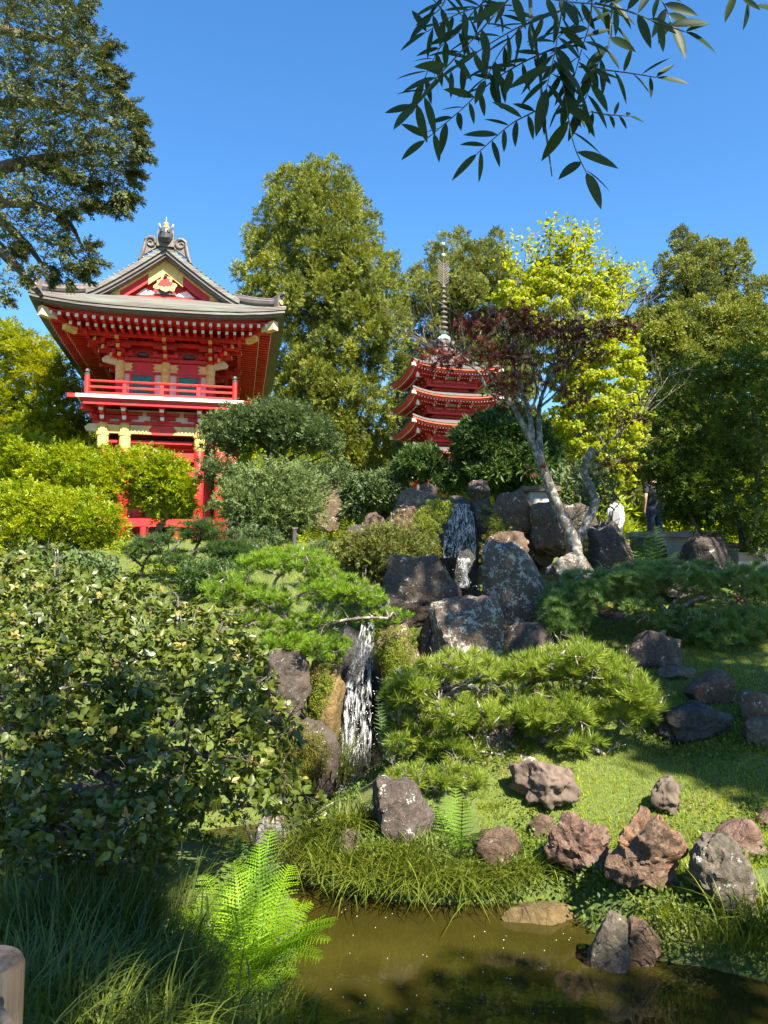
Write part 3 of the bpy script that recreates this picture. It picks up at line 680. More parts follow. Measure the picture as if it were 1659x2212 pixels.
    for s in (-1, 1):
        B(MB().prism([(s*0, 0), (s*.5, .12), (s*.52, .22), (s*.38, .34), (s*0, .36)], (s*(X0+.1), Y0-.07, 6.55), (1, 0, 0), (0, 0, 1), (0, .14, 0)), 'beam_nose', M_beige)
        B(MB().box(s*X0-.17, s*X0+.17, Y0-.2, Y0+.14, 6.92, 7.02), 'cap_block', M_beige)
    for s in (-1, 1):                                     # frog-leg struts above the lintel
        B(MB().prism([(s*.8+a, b_) for a, b_ in ((-.5, 6.88), (-.44, 6.98), (-.25, 7.05), (-.12, 7.2), (.12, 7.2), (.25, 7.05), (.44, 6.98), (.5, 6.88), (.3, 6.88), (.14, 6.98), (-.14, 6.98), (-.3, 6.88))], (0, Y0-.06, 0), (1, 0, 0), (0, 0, 1), (0, .08, 0)), 'frog_leg_strut', M_crim)
        B(MB().lathe([(0, 0), (.2, .02), (.22, .1), (.1, .17), (0, .18)], (s*.8, Y0-.02, 6.89), 9), 'carving', M_ink)
    def bracket(x, y, dx, dy, z, st, name='bracket', sc=1.0):
        """stepped bracket arms reaching out along (dx, dy)"""
        b_ = MB(); tp = MB(); sx_, sy_ = -dy, dx
        for k in range(st):
            o = (.18+.34*k)*sc; zz = z+.19*k*sc
            b_.beam((x-dx*.1, y-dy*.1, zz), (x+dx*(o+.22*sc), y+dy*(o+.22*sc), zz+.03), .12*sc, .13*sc)
            w2 = (.42-.03*k)*sc; b_.beam((x+dx*o-sx_*w2, y+dy*o-sy_*w2, zz+.1*sc), (x+dx*o+sx_*w2, y+dy*o+sy_*w2, zz+.1*sc), .10*sc, .1*sc)
            for q_ in (-1, 0, 1): b_.beam((x+dx*o+sx_*w2*.85*q_, y+dy*o+sy_*w2*.85*q_, zz+.13*sc), (x+dx*o+sx_*w2*.85*q_, y+dy*o+sy_*w2*.85*q_, zz+.22*sc), .14*sc, .14*sc)
            tp.beam((x+dx*(o+.21*sc), y+dy*(o+.21*sc), zz+.03), (x+dx*(o+.235*sc), y+dy*(o+.235*sc), zz+.033), .125*sc, .135*sc)
        r_ = B(b_, name, M_red); B(tp, 'bracket_tip', M_gold if name == 'bracket' else M_red, r_)
    for x in (-X0, 0, X0): bracket(x, Y0, 0, -1, 7.0-.16, 3)
    for y in (Y0, 5.0, 7.5, Y1):
        for s in (-1, 1): bracket(s*X0, y, s, 0, 6.84, 3)
    for s in (-1, 1): bracket(s*X0, Y0, s*.707, -.707, 6.84, 4)
    for (o, zz) in ((.5, 7.18), (1.0, 7.3)):
        b_ = MB(); b_.box(-X0-o-.5, X0+o+.5, Y0-o-.07, Y0-o+.07, zz, zz+.13)
        for s in (-1, 1): b_.box(s*(X0+o)-.07, s*(X0+o)+.07, Y0-o-.3, Y1+o+.3, zz-.004, zz+.126)
        B(b_, 'purlin', M_red)
    B(MB().box(-X0-.04, X0+.04, Y0-.05, Y0+.02, 7.06, 7.36), 'upper_beam', M_crim)
    # balcony
    BX, BY0, BY1 = 2.62, 1.3, 11.2
    fl = MB().box(-BX, BX, BY0, BY1, 4.98, 5.08); B(fl, 'balcony_floor', M_crim)
    wb = MB().box(-BX-.12, BX+.12, BY0-.10, BY0+.08, 5.06, 5.17)
    for s in (-1, 1): wb.box(s*BX-.09, s*BX+.09, BY0+.09, BY1, 5.056, 5.166)
    B(wb, 'balcony_edge', M_white)
    for s in (-1, 1):
        B(MB().box(s*(BX+.12)-(.26 if s < 0 else -.002), s*(BX+.12)+(.26 if s > 0 else -.002), BY0-.09, BY0+.07, 5.04, 5.168), 'edge_end', M_red)
    rb = MB(); rb.box(-BX+.1, BX-.1, BY0+.02, BY0+.16, 4.86, 4.98)
    for s in (-1, 1): rb.box(s*(BX-.1)-.07, s*(BX-.1)+.07, BY0+.17, BY1, 4.858, 4.978)
    B(rb, 'balcony_beam', M_red)
    for nm, z, r_ in (('handrail', 5.66, .045), ('rail', 5.46, .04), ('rail', 5.25, .04)):
        t_ = MB()
        if nm == 'handrail':
            t_.tube([(-BX+.2, BY0+.08, z), (BX-.2, BY0+.08, z)], r_, 8)
            for s in (-1, 1): t_.tube([(s*(BX-.2), BY0+.08, z), (s*(BX-.2), BY1, z)], r_, 8)
        else:
            t_.box(-BX+.2, BX-.2, BY0+.045, BY0+.115, z-.035, z+.035)
            for s in (-1, 1): t_.box(s*(BX-.2)-.035, s*(BX-.2)+.035, BY0+.116, BY1, z-.034, z+.034)
        B(t_, nm, M_red)
    for x in np.linspace(-BX+.2, BX-.2, 5):
        if abs(x) > BX-.3:
            B(MB().tube([(x, BY0+.08, 5.18), (x, BY0+.08, 5.84)], .085, 10), 'rail_post', M_red); B(MB().lathe([(.09, 0), (.095, .05), (.06, .08), (.085, .13), (.06, .2), (.0, .24)], (x, BY0+.08, 5.84), 10), 'post_cap', M_ink)
        else: B(MB().box(x-.06, x+.06, BY0+.02, BY0+.14, 5.18, 5.6), 'rail_post', M_red)
    for s in (-1, 1):
        for y in np.linspace(BY0+1.4, BY1, 7): B(MB().box(s*(BX-.2)-.06, s*(BX-.2)+.06, y-.06, y+.06, 5.18, 5.6), 'rail_post', M_red)
    # brackets and infill below the balcony
    LX, LY0, LY1 = 1.97, 2.1, 10.4
    B(MB().box(-LX+.05, LX-.05, LY0+.05, LY1-.05, 4.42, 4.9), 'infill_panel', M_white)
    lb = MB().box(-LX-.35, LX+.35, LY0-.09, LY0+.09, 4.36, 4.46); lb.box(-.62, .62, LY0-.13, LY0-.092, 4.44, 4.5)
    for s in (-1, 1): lb.box(s*LX-.09, s*LX+.09, LY0+.1, LY1, 4.358, 4.458)
    B(lb, 'ring_beam', M_red)
    for x in (-LX, -1.25, 0, 1.25, LX):
        m_ = MB()
        for k, (w2, z) in enumerate(((.2, 4.5), (.42, 4.62), (.56, 4.75))): m_.box(x-w2, x+w2, LY0-.06-.002*k, LY0+.04, z-.055, z+.055)
        B(m_, 'bracket_panel', M_crim)
        a_ = MB(); a_.prism([(0, 4.5), (-.18, 4.42), (-.30, 4.46), (-.34, 4.6), (-.2, 4.64), (0, 4.66)], (x-.06, LY0, 0), (0, 1, 0), (0, 0, 1), (.12, 0, 0)); a_.prism([(0, 4.68), (-.45, 4.62), (-.58, 4.68), (-.6, 4.84), (0, 4.86)], (x-.065, LY0, 0), (0, 1, 0), (0, 0, 1), (.13, 0, 0))
        a_.box(x-.1, x+.1, LY0-.66, LY0-.46, 4.80, 4.86); r_ = B(a_, 'bracket_arm', M_red)
        e_ = MB(); e_.box(x-.07, x+.07, LY0-.618, LY0-.602, 4.70, 4.83); e_.box(x-.066, x+.066, LY0-.356, LY0-.342, 4.47, 4.6); B(e_, 'bracket_tip', M_white if abs(x) != 99 else M_red, r_)
    for s in (-1, 1):
        for y in np.linspace(LY0+.8, LY1, 6): B(MB().prism([(0, 4.68), (s*.5, 4.62), (s*.6, 4.84), (0, 4.86)], (s*LX, y-.06, 0), (1, 0, 0), (0, 0, 1), (0, .12, 0)), 'bracket_arm', M_red)
        B(MB().beam((s*LX, LY0, 4.72), (s*(LX+.62), LY0-.62, 4.80), .14, .16), 'corner_arm', M_red); B(MB().beam((s*LX, LY0, 4.53), (s*(LX+.38), LY0-.38, 4.58), .13, .14), 'corner_arm', M_red)
        B(MB().prism([(0, 0), (s*.45, .05), (s*.5, .16), (s*.35, .28), (0, .3)], (s*(LX+.1), LY0-.08, 4.06), (1, 0, 0), (0, 0, 1), (0, .16, 0)), 'beam_nose', M_beige)
    # lower columns, beams, rails
    for y in (LY0, (LY0+LY1)/2, LY1):
        for x in (-LX, -1.25, 1.25, LX):
            c_ = B(MB().lathe([(.17, 0), (.175, 2.0), (.17, 4.35)], (x, y, 0), 16), 'column', M_red, sm=True)
            B(MB().lathe([(.20, 0), (.20, .45), (.185, .47)], (x, y, -.02), 16), 'column_shoe', M_ink, c_)
            if y == LY0:
                cap = B(MB().lathe([(.178, 0), (.19, .05), (.19, .4), (.18, .42), (.2, .46), (.2, .82), (.15, .9)], (x, y, 3.5), 18), 'column_cap', M_gold, c_)
                rg = MB()
                for k in range(14): an = 2*math.pi*k/14; rg.tube([(x+.2*math.cos(an), y+.2*math.sin(an), 3.97), (x+.2*math.cos(an), y+.2*math.sin(an), 4.31)], .018, 5)
                B(rg, 'fluting', M_gold, c_)
    B(MB().box(-1.1, 1.1, LY0-.1, LY0+.1, 4.02, 4.34), 'front_beam', M_red)
    for s in (-1, 1):
        B(MB().prism([(s*1.06, 4.03), (s*.35, 4.03), (s*.47, 4.18), (s*.35, 4.33), (s*1.06, 4.33)], (0, LY0-.115, 0), (1, 0, 0), (0, 0, 1), (0, .03, 0)), 'gilt_plate', M_gold)
        zz = MB()
        for k in range(4): zz.beam((s*(.52+.13*k), LY0-.125, 4.07), (s*(.60+.13*k), LY0-.125, 4.29), .03, .03); zz.beam((s*(.60+.13*k), LY0-.125, 4.29), (s*(.65+.13*k), LY0-.125, 4.07), .03, .03)
        B(zz, 'plate_relief', M_beige)
        B(MB().box(min(s*1.42, s*1.8), max(s*1.42, s*1.8), LY0-.09, LY0+.09, 4.04, 4.33), 'side_beam', M_gold)
        B(MB().box(s*LX-.09, s*LX+.09, LY0+.2, LY1-.2, 4.0, 4.33), 'side_beam', M_red); B(MB().box(s*LX-.08, s*LX+.08, LY0+.2, LY1-.2, 3.15, 3.4), 'side_rail', M_red); B(MB().box(s*LX-.08, s*LX+.08, LY0+.2, LY1-.2, .85, 1.1), 'side_rail', M_red)
        B(MB().box(min(s*1.43, s*2.5), max(s*1.43, s*2.5), LY0-.07, LY0+.07, 3.12, 3.36), 'side_rail', M_red)
        B(MB().box(s*2.5-.008, s*2.5+.008, LY0-.078, LY0+.078, 3.11, 3.37), 'rail_tip', M_white)
    B(MB().box(-1.08, 1.08, LY0-.08, LY0+.08, 3.12, 3.42), 'tie_beam', M_red); B(MB().box(-1.08, 1.08, LY0-.08, LY0+.08, 2.52, 2.8), 'tie_beam', M_crim)
    B(MB().box(-LX-.3, LX+.3, LY0-.075, LY0+.075, .85, 1.12), 'base_rail', M_red)
    for x in (-.55, .55): B(MB().tube([(x, LY0, 0), (x, LY0, .84)], .11, 10), 'base_post', M_red)
    B(MB().box(-LX, LX, LY0+.1, LY1-.1, 3.75, 3.85), 'ceiling', M_crim)
    cb = MB()
    for y in np.arange(LY0+.8, LY1-.3, .8): cb.box(-LX+.1, LX-.1, y-.05, y+.05, 3.64, 3.746)
    B(cb, 'ceiling_joists', M_red)
    st = MB().box(-LX-.8, LX+.8, LY0-.9, LY1+.8, -1.2, 0); B(st, 'stone_base', M_grey)
gate()
M_red2 = paint('pagoda_red', (.62, .045, .028), .45, .2, 3)
M_orng = paint('pagoda_soffit', (.66, .10, .04), .5, .2, 3)
M_verd = paint('verdigris', (.30, .42, .38), .6, .3)
M_bronze = paint('bronze_spire', (.13, .105, .09), .5, .3)
def pagoda():
    g = thing('pagoda', 'slim red five tiered pagoda with tall ringed spire half hidden by trees', 'pagoda', (3.05, 38, 4.3), .229)
    B = lambda mb, name, mat, p=g, sm=False: mb.build(name, mat, p, sm, local=True)
    H = 2.28
    for k, E in enumerate((9.0, 7.65, 6.3, 4.95, 3.6)):
        top = k == 0; bw = .95
        def rz_(x, y):
            m_ = max(abs(x), abs(y)); t = (H-m_)/H; upc = .30*(min(abs(x), abs(y))/H)**3*(m_/H)**4
            return E-.25+upc+(2.0*t**1.5 if top else .95*t**1.25)
        ps = np.linspace(-H, H, 23); B(MB().slab([[(x, y, rz_(x, y)) for y in ps] for x in ps], .09), 'roof', M_ridge)
        e_ = MB(); b2 = MB(); tp = MB(); rf = MB()
        for s in range(4):
            c_, s_ = math.cos(s*math.pi/2), math.sin(s*math.pi/2); rot = lambda x, y, z: (x*c_-y*s_, x*s_+y*c_, z)
            zz = lambda x: E-.25+.30*(abs(x)/H)**3
            L = np.linspace(-H+.03, H-.03, 15); e_.grid([[rot(x, -H+.03, zz(x)-.085), rot(x, -H+.03, zz(x)-.17), rot(x, -H+.25, zz(x)-.17)] for x in L])
            b2.grid([[rot(x, -H+.12, zz(x)-.17), rot(x, -H+.12, zz(x)-.25), rot(x, -H+.3, zz(x)-.25)] for x in L*.95])
            for i in range(29):
                x = -H+.2+i*(2*H-.4)/28; ye = max(-bw, min(-abs(x), -.2)) if abs(x) > bw else -bw
                if ye-.1 < -H+.25: continue
                rf.beam(rot(x, -H+.2, zz(x)-.30), rot(x, ye, E-.33), .055, .07); tp.beam(rot(x, -H+.17, zz(x)-.30), rot(x, -H+.2, zz(x)-.30), .05, .055)
                tp.beam(rot(x*.8, -H*.78, zz(x*.8)-.42), rot(x*.8, -H*.78+.03, zz(x*.8)-.42), .035, .04)
            b2.grid([[rot(x, -H+.15, zz(x)-.24), rot(x*.45, -bw+.02, E-.26)] for x in L])
            rf.beam(rot(-H+.1, -H+.1, zz(H)-.32), rot(-bw, -bw, E-.38), .12, .13); tp.beam(rot(-H+.02, -H+.02, zz(H)-.31), rot(-H+.16, -H+.16, zz(H)-.32), .13, .15)
            # corner bell
            be = B(MB().lathe([(.0, -.02), (.11, -.02), (.10, .06), (.07, .18), (.03, .24), (.012, .3), (.012, .42)], rot(-H+.32, -H+.32, zz(H)-.86), 8), 'corner_bell', M_ink)
        B(e_, 'eave_band', M_orng); B(b2, 'soffit', M_orng); rf.build_two('rafters', M_red2, tp, M_white, g)
        wl = MB().box(-bw, bw, -bw, bw, E-1.35, E-.2); B(wl, 'wall', M_red2)
        wh = MB(); rl = MB(); po = MB(); fl = MB(); br = MB(); bt = MB(); ed = MB()
        for s in range(4):
            c_, s_ = math.cos(s*math.pi/2), math.sin(s*math.pi/2); rot = lambda x, y, z: (x*c_-y*s_, x*s_+y*c_, z)
            def rbx(m_, x0, x1, y0, y1, z0, z1):
                P = [rot(x, y, z) for z in (z0, z1) for x, y in ((x0, y0), (x1, y0), (x1, y1), (x0, y1))]; m_.add(P, [(0,3,2,1),(4,5,6,7),(0,1,5,4),(1,2,6,5),(2,3,7,6),(3,0,4,7)])
            for x in (-.62, 0, .62): rbx(wh, x-.24, x+.24, -bw-.02, -bw+.02, E-.76, E-.62)
            rbx(wh, -.3, .3, -bw-.03, -bw+.02, E-.56, E-.48); rbx(wh, -.17, .17, -bw-.035, -bw+.02, E-.47, E-.41)
            for x in (-.93, -.31, .31, .93):
                rbx(br, x-.06, x+.06, -bw-.55, -bw, E-.52, E-.44); rbx(br, x-.05, x+.05, -bw-.3, -bw, E-.64, E-.56); rbx(br, x-.17, x+.17, -bw-.33, -bw-.25, E-.45, E-.39)
                rbx(bt, x-.062, x+.062, -bw-.575, -bw-.552, E-.525, E-.435); rbx(bt, x-.052, x+.052, -bw-.325, -bw-.302, E-.645, E-.555)
            if k < 4:
                rbx(fl, -1.25, 1.25, -1.25+.001*s, -.9, E-1.02, E-.95); rbx(ed, -1.29, 1.29, -1.29, -1.252, E-1.03, E-.94)
                for z in (E-.70, E-.80, E-.89): rbx(rl, -1.32, 1.32, -1.235, -1.195, z-.018-.001*s, z+.018+.001*s)
                for x in np.linspace(-1.1, 1.1, 9): rbx(rl, x-.02, x+.02, -1.23, -1.2, E-.94, E-.70)
                rbx(po, -1.26, -1.18, -1.26, -1.18, E-.95, E-.62)
        B(wh, 'wall_panel', M_white); br.build_two('brackets', M_red2, bt, M_white, g)
        if k < 4: B(fl, 'balcony_floor', M_red2); B(ed, 'balcony_edge', M_crim); B(rl, 'railing', M_crim); B(po, 'rail_posts', M_red2)
    B(MB().box(-.95, .95, -.95, .95, -.6, 2.4), 'ground_storey', M_red2)
    ap = 10.65
    B(MB().box(-.42, .42, -.42, .42, ap-.32, ap-.05).box(-.3, .3, -.3, .3, ap-.05, ap+.1), 'spire_base', M_ridge); B(MB().lathe([(.36, 0), (.36, .05), (.3, .16), (.16, .27), (.08, .32), (.2, .36), (.24, .42), (.06, .44)], (0, 0, ap+.1), 14), 'lotus_bowl', M_verd)
    B(MB().lathe([(.045, 0), (.04, 2.6), (.022, 4.5)], (0, 0, ap+.5), 8), 'spire', M_bronze)
    for i in range(9):
        z = ap+.72+i*.27; r_ = .20-.010*i
        B(MB().lathe([(r_*.6, 0), (r_, .0), (r_, .075), (r_*.6, .075), (.05, .14), (.05, -.03)], (0, 0, z), 12), 'spire_ring', M_bronze)
    fl = MB()
    for i in range(9):
        z = ap+3.2+i*.135
        for s in (-1, 1): fl.beam((s*.04, 0, z-.14), (s*.30, 0, z+.08), .03, .03)
    B(fl, 'spire_flame', M_bronze)
    for z, r_ in ((ap+4.62, .11), (ap+5.22, .10)): B(MB().lathe([(0, -r_), (r_*.8, -r_*.6), (r_, 0), (r_*.8, r_*.6), (0, r_)], (0, 0, z), 10), 'spire_orb', M_verd)
pagoda()
# ------------------------------------------------------------------ foliage materials
L_cryp = leafmat('conifer_olive', (.04, .065, .008), (.215, .235, .026), .25, .6)
L_cryp2 = leafmat('conifer_mid', (.05, .07, .014), (.185, .205, .035), .25, .6)
L_cyp = leafmat('cypress_dark', (.03, .045, .012), (.105, .12, .035), .2, .6)
L_lime = leafmat('lime_shrub', (.10, .17, .006), (.32, .36, .012), .4, .5)
L_maple = leafmat('yellow_maple', (.10, .17, .008), (.30, .30, .012), .45, .5)
L_juni = leafmat('juniper_grey', (.04, .075, .022), (.10, .14, .05), .25, .6)
L_juni2 = leafmat('juniper_light', (.06, .10, .025), (.15, .19, .06), .3, .6)
L_dark = leafmat('dark_evergreen', (.022, .05, .010), (.065, .115, .022), .3, .55)
L_ginkgo = leafmat('ginkgo_lime', (.17, .22, .006), (.34, .38, .012), .5, .5)
L_red = leafmat('maple_red', (.035, .010, .006), (.125, .030, .018), .4, .5)
L_pine = leafmat('pine_bright', (.065, .14, .010), (.20, .31, .02), .35, .45)
L_pine2 = leafmat('pine_yellow', (.08, .135, .013), (.25, .31, .04), .35, .45)
L_pine3 = leafmat('pine_deep', (.06, .125, .03), (.19, .28, .075), .25, .45)
L_oak = leafmat('oak_leaf', (.024, .042, .006), (.10, .125, .015), .18, .36, .36)
L_oakn = leafmat('oak_new_leaf', (.15, .19, .025), (.27, .19, .07), .3, .4, .4)
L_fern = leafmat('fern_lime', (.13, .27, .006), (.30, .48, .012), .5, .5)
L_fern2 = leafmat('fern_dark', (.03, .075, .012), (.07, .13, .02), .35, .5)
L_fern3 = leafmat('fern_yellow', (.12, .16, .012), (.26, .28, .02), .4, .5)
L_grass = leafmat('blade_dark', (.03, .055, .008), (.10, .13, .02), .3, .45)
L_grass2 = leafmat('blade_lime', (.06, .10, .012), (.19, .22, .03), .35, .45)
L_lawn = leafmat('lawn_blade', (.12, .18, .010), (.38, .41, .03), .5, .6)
L_moss = leafmat('moss_bright', (.07, .11, .008), (.20, .23, .012), .2, .8)
L_moss2 = leafmat('moss_olive', (.06, .075, .008), (.15, .13, .012), .2, .8)
L_creep = leafmat('creeper', (.035, .07, .010), (.12, .17, .02), .35, .5)
L_hin = leafmat('hinoki', (.028, .055, .008), (.10, .15, .02), .3, .55)
L_wist = leafmat('hanging_leaf', (.014, .032, .007), (.032, .058, .012), .34, .5, .2)  # leaf colour darkened to stand for the shade these leaflets hang in
B_brown = barkmat('bark_brown', (.04, .028, .02), (.12, .09, .065))
B_grey = barkmat('bark_grey_lichen', (.045, .038, .035), (.13, .112, .10), .8, (.24, .25, .22))
B_pine = barkmat('bark_pine', (.06, .042, .032), (.17, .125, .10), .7)
B_twig = barkmat('bark_twig', (.04, .032, .028), (.10, .085, .075), .3)
B_root = barkmat('bark_root', (.05, .034, .026), (.15, .105, .08), 0)
B_pale = barkmat('bark_pale', (.09, .065, .05), (.22, .17, .13), .1)
PUFF = [T_puff(7, s) for s in (1, 2, 3)]; PUFF12 = [T_puff(11, s, 80, .22) for s in (4, 5, 6)]
SPRAY = [T_spray(6, 42, .36, .10, s) for s in (1, 2, 3)]; SPRAYS = [T_spray(4, 45, .45, .16, s) for s in (4, 5, 6)]
NEED = [T_needles(34, 70, .045, s) for s in (1, 2, 3, 4)]; NEEDF = [T_needles(16, 70, .05, s) for s in (5, 6)]
LEAF = [T_leaf(.56, .14, -.1), T_leaf(.64, .1, -.18), T_leaf(.52, .2, -.05)]; LEAFN = [T_leaf(.3, .15, -.2, 3)]; SMALL = [T_leaf(.6, .15, -.1, 2)]
STAR = [T_star()]; FAN = [T_fan()]
UP = np.array([0, 0, 1.0])
def orient(mode, d, N):
    j = rng.normal(size=(N, 3))
    if mode == 'puff': return unit(d+UP*.35+j*.3), j
    if mode == 'tuft': return unit(d*.8+UP*.75+j*.28), j
    if mode == 'spray': return unit(d*np.array([1, 1, .45])+j*.25+UP*.12), unit(UP+j*.35)
    if mode == 'droop': return unit(d*np.array([1, 1, .3])-UP*.25+j*.3), unit(UP+j*.4)
    a = np.cross(d, j); return unit(a+UP*-.15), unit(d+UP*.7+j*.45)
def foliage(c, r, Ts, size, dens, mode, squash=.8, inner=.5, up=0.0, szv=.35, a=.5):
    p, d, idx = on_clumps(c, r, dens, squash, inner, up); N = len(p); ax, nm = orient(mode, d, N)
    return multi(Ts, p, ax, nm, size*(1-szv+2*szv*rng.random(N)), tints(idx, len(c), a))
def tree(name, label, cat, poly, depth, thick, r, spacing, Ts, size, dens, mode, mat, bark=None, trunk_r=.15, limbs=10, layers=2, group=None, squash=.8, inner=.5, up=0.0, base=None, a=.5, top=.75, tx=None, lump=None):
    c, rr = crown(poly, depth, thick, r, spacing, layers)
    q = np.asarray(poly, float); dm = depth if not callable(depth) else depth(q[:, 1].mean())
    bx = float(tx if tx is not None else np.median(c[:, 0])); gz = hz(bx, dm) if base is None else base
    root = thing(name, label, cat, (bx, dm, gz), 0, group)
    data = foliage(c, rr, Ts, size, dens, mode, squash, inner, up, a=a)
    if lump:                                       # separate shoot clusters standing proud of the crown
        lr, lsp, ld = lump; c2, r2 = crown(poly, depth, thick*1.12, lr, lsp, 2, .5); r2 = np.maximum(r2, lr*.7*mpp(dm)); c2 = c2+rng.normal(size=c2.shape)*r2[:, None]*.5
        data = join([data, foliage(c2, r2, Ts, size*.8, ld, mode, 1.3, .6, .5, a=.75)])
    leafobj('crown', data, mat, root)
    if bark is not None:
        mb = MB(); zt = c[:, 2].min()+(c[:, 2].max()-c[:, 2].min())*top; B0 = Vector((bx, dm, gz-.2))
        T_ = [B0]; 
        for i in range(1, 7): T_.append(Vector((bx+rng.normal()*.25*trunk_r*3, dm+rng.normal()*.2*trunk_r*3, gz+(zt-gz)*i/6)))
        T_ = smooth_line(T_, 3); mb.tube(T_, [trunk_r*(1-.8*i/(len(T_)-1))+.01 for i in range(len(T_))], 8)
        for k in rng.choice(len(c), min(limbs, len(c)), replace=False):
            e = Vector(c[k]); zz = max(gz+.2*(e.z-gz), min(zt, e.z-(abs(e.x-bx)+.1)*.5)); i = min(range(len(T_)), key=lambda i: abs(T_[i].z-zz)); s = T_[i]
            m_ = (s+e)/2+Vector((0, 0, .12*(e-s).length))+Vector(rng.normal(size=3))*.06*(e-s).length
            ll = smooth_line([s, m_, e], 4); r0 = trunk_r*.42; mb.tube(ll, [r0*(1-.8*j/(len(ll)-1)) for j in range(len(ll))], 6)
        mb.build('trunk', bark, root, True)
    return root, c, rr

# ------------------------------------------------------------------ far trees
tree('conifer_tree', 'tallest olive green conifer with a lumpy peaked crown between the gate and the pagoda', 'tree',
     [(690,352),(745,360),(768,400),(800,470),(822,540),(858,560),(878,640),(882,720),(870,800),(845,870),(850,960),(830,1020),(600,1020),(590,900),(600,700),(512,632),(503,600),(548,560),(540,500),(572,480),(575,410),(600,362),(650,360)],
     44, 4.5, 29, 32, SPRAYS, .27, 36, 'puff', L_cryp, B_pale, .35, 24, 1, 'conifers behind the temple buildings', .85, .55, .3, lump=(17, 28, 66))
tree('conifer_tree', 'broad olive conifer rising right behind the pagoda spire', 'tree',
     [(862,640),(900,575),(960,525),(1000,508),(1030,535),(1072,512),(1105,548),(1125,620),(1150,700),(1160,960),(850,970),(850,800),(875,740)],
     50, 4, 29, 32, SPRAYS, .30, 30, 'puff', L_cryp2, B_pale, .3, 16, 1, 'conifers behind the temple buildings', .85, .55, .3, lump=(18, 29, 56))
tree('conifer_tree', 'rounded grey green conifer topping the right skyline', 'tree',
     [(1436,545),(1470,520),(1520,517),(1560,528),(1612,532),(1622,570),(1600,600),(1640,600),(1680,620),(1680,760),(1400,760),(1378,690),(1390,640),(1425,640),(1432,590)],
     33, 3, 24, 32, PUFF12, .19, 40, 'puff', L_cryp2, B_pale, .25, 22, 1, 'conifers on the right skyline', .8, .55, .35, lump=(17, 30, 76))
tree('conifer_tree', 'lighter olive conifer filling in below the right skyline', 'tree',
     [(1370,690),(1450,660),(1560,650),(1680,660),(1680,1040),(1380,1040),(1350,900)], 29, 2.5, 28, 36, PUFF12, .19, 38, 'puff', L_cryp, B_pale, .22, 14, 1, 'conifers on the right skyline', .8, .55, .35, lump=(18, 32, 68))
tree('conifer_tree', 'tiny spindly dark conifer tip beside the ginkgo on the skyline', 'tree', [(1391,612),(1402,625),(1396,650),(1410,680),(1400,720),(1370,720),(1372,680),(1385,655)], 40, .8, 13, 11, PUFF, .3, 20, 'puff', L_dark, B_brown, .1, 6, 1)
tree('maple_tree', 'yellowing broad maple behind the left side of the gate', 'tree',
     [(-20,680),(30,700),(70,725),(105,730),(150,790),(185,850),(205,930),(215,1010),(-20,1010)], 30, 2.5, 22, 23, SPRAYS, .22, 72, 'spray', L_maple, B_pale, .2, 12, 2, None, .6, .4, .2)
# woodland that closes the view under the crowns
wc = np.stack([rng.uniform(-42, 48, 300), rng.uniform(56, 64, 300), rng.uniform(5, 15, 300)], 1)
wd = foliage(wc, rng.uniform(1.6, 2.8, 300), PUFF, .9, 3.0, 'puff'); tag(leafobj('woodland', wd, L_cryp2), 'olive wood closing the view behind the garden', 'woodland', kind='stuff')
wc = np.stack([rng.uniform(-22, -2, 130), rng.uniform(38, 42, 130), rng.uniform(4, 9.5, 130)], 1)
tag(leafobj('woodland', foliage(wc, rng.uniform(.9, 1.6, 130), PUFF, .5, 7, 'puff'), L_lime), 'bright green undergrowth seen under and left of the gate', 'undergrowth', kind='stuff')
wc = np.stack([rng.uniform(2, 22, 130), rng.uniform(26, 30, 130), rng.uniform(3, 6.0, 130)], 1)
tag(leafobj('woodland', foliage(wc, rng.uniform(.5, 1.1, 130), PUFF, .35, 12, 'puff'), L_lime), 'sunlit light green shrubbery far behind the two visitors', 'undergrowth', kind='stuff')
# ginkgo
gk, gc, gr = tree('ginkgo_tree', 'vivid lime yellow ginkgo with airy upright top behind the bare maple', 'tree',
     [(1060,640),(1095,590),(1140,590),(1180,560),(1300,590),(1345,640),(1368,700),(1390,760),(1402,860),(1412,900),(1392,980),(1365,1050),(1290,1050),(1225,1010),(1185,930),(1195,860),(1150,760),(1090,700)],
     23, 1.8, 22, 21, FAN, .088, 190, 'leaf', L_ginkgo, B_pale, .2, 10, 2, None, .55, .25)
tw = MB(); pts = []
for (b, e) in [((1180,620),(1140,535)),((1200,620),(1187,500)),((1215,630),(1212,520)),((1230,620),(1248,492)),((1250,630),(1278,505)),((1270,650),(1295,570)),((1290,660),(1335,575)),((1300,690),(1358,580)),((1160,640),(1095,560)),((1300,720),(1360,640)),((1240,640),(1262,540)),((1190,640),(1165,560)),((1170,650),(1120,590)),((1310,700),(1345,610)),((1225,600),(1230,520)),((1280,640),(1310,590))]:
    m_ = ((b[0]+e[0])/2+rng.normal()*6, (b[1]+e[1])/2, 23+rng.normal()*.5); L = limb(tw, [(b[0], b[1], 23), m_, (e[0], e[1], m_[2]+rng.normal()*.4)], .035, .01, .1, 5)
    for q_ in L:
        for _ in range(13): pts.append(np.array(q_)+rng.normal(size=3)*.15)
        if rng.random() < .5:
            e2 = q_+Vector((rng.normal()*.5, rng.normal()*.4, .2+.4*rng.random())); tw.tube([q_, e2], [.012, .005], 4)
            for t in np.linspace(.2, 1, 5):
                for _ in range(5): pts.append(np.array(q_.lerp(e2, t))+rng.normal(size=3)*.07)
pts = np.array(pts); j = rng.normal(size=pts.shape)
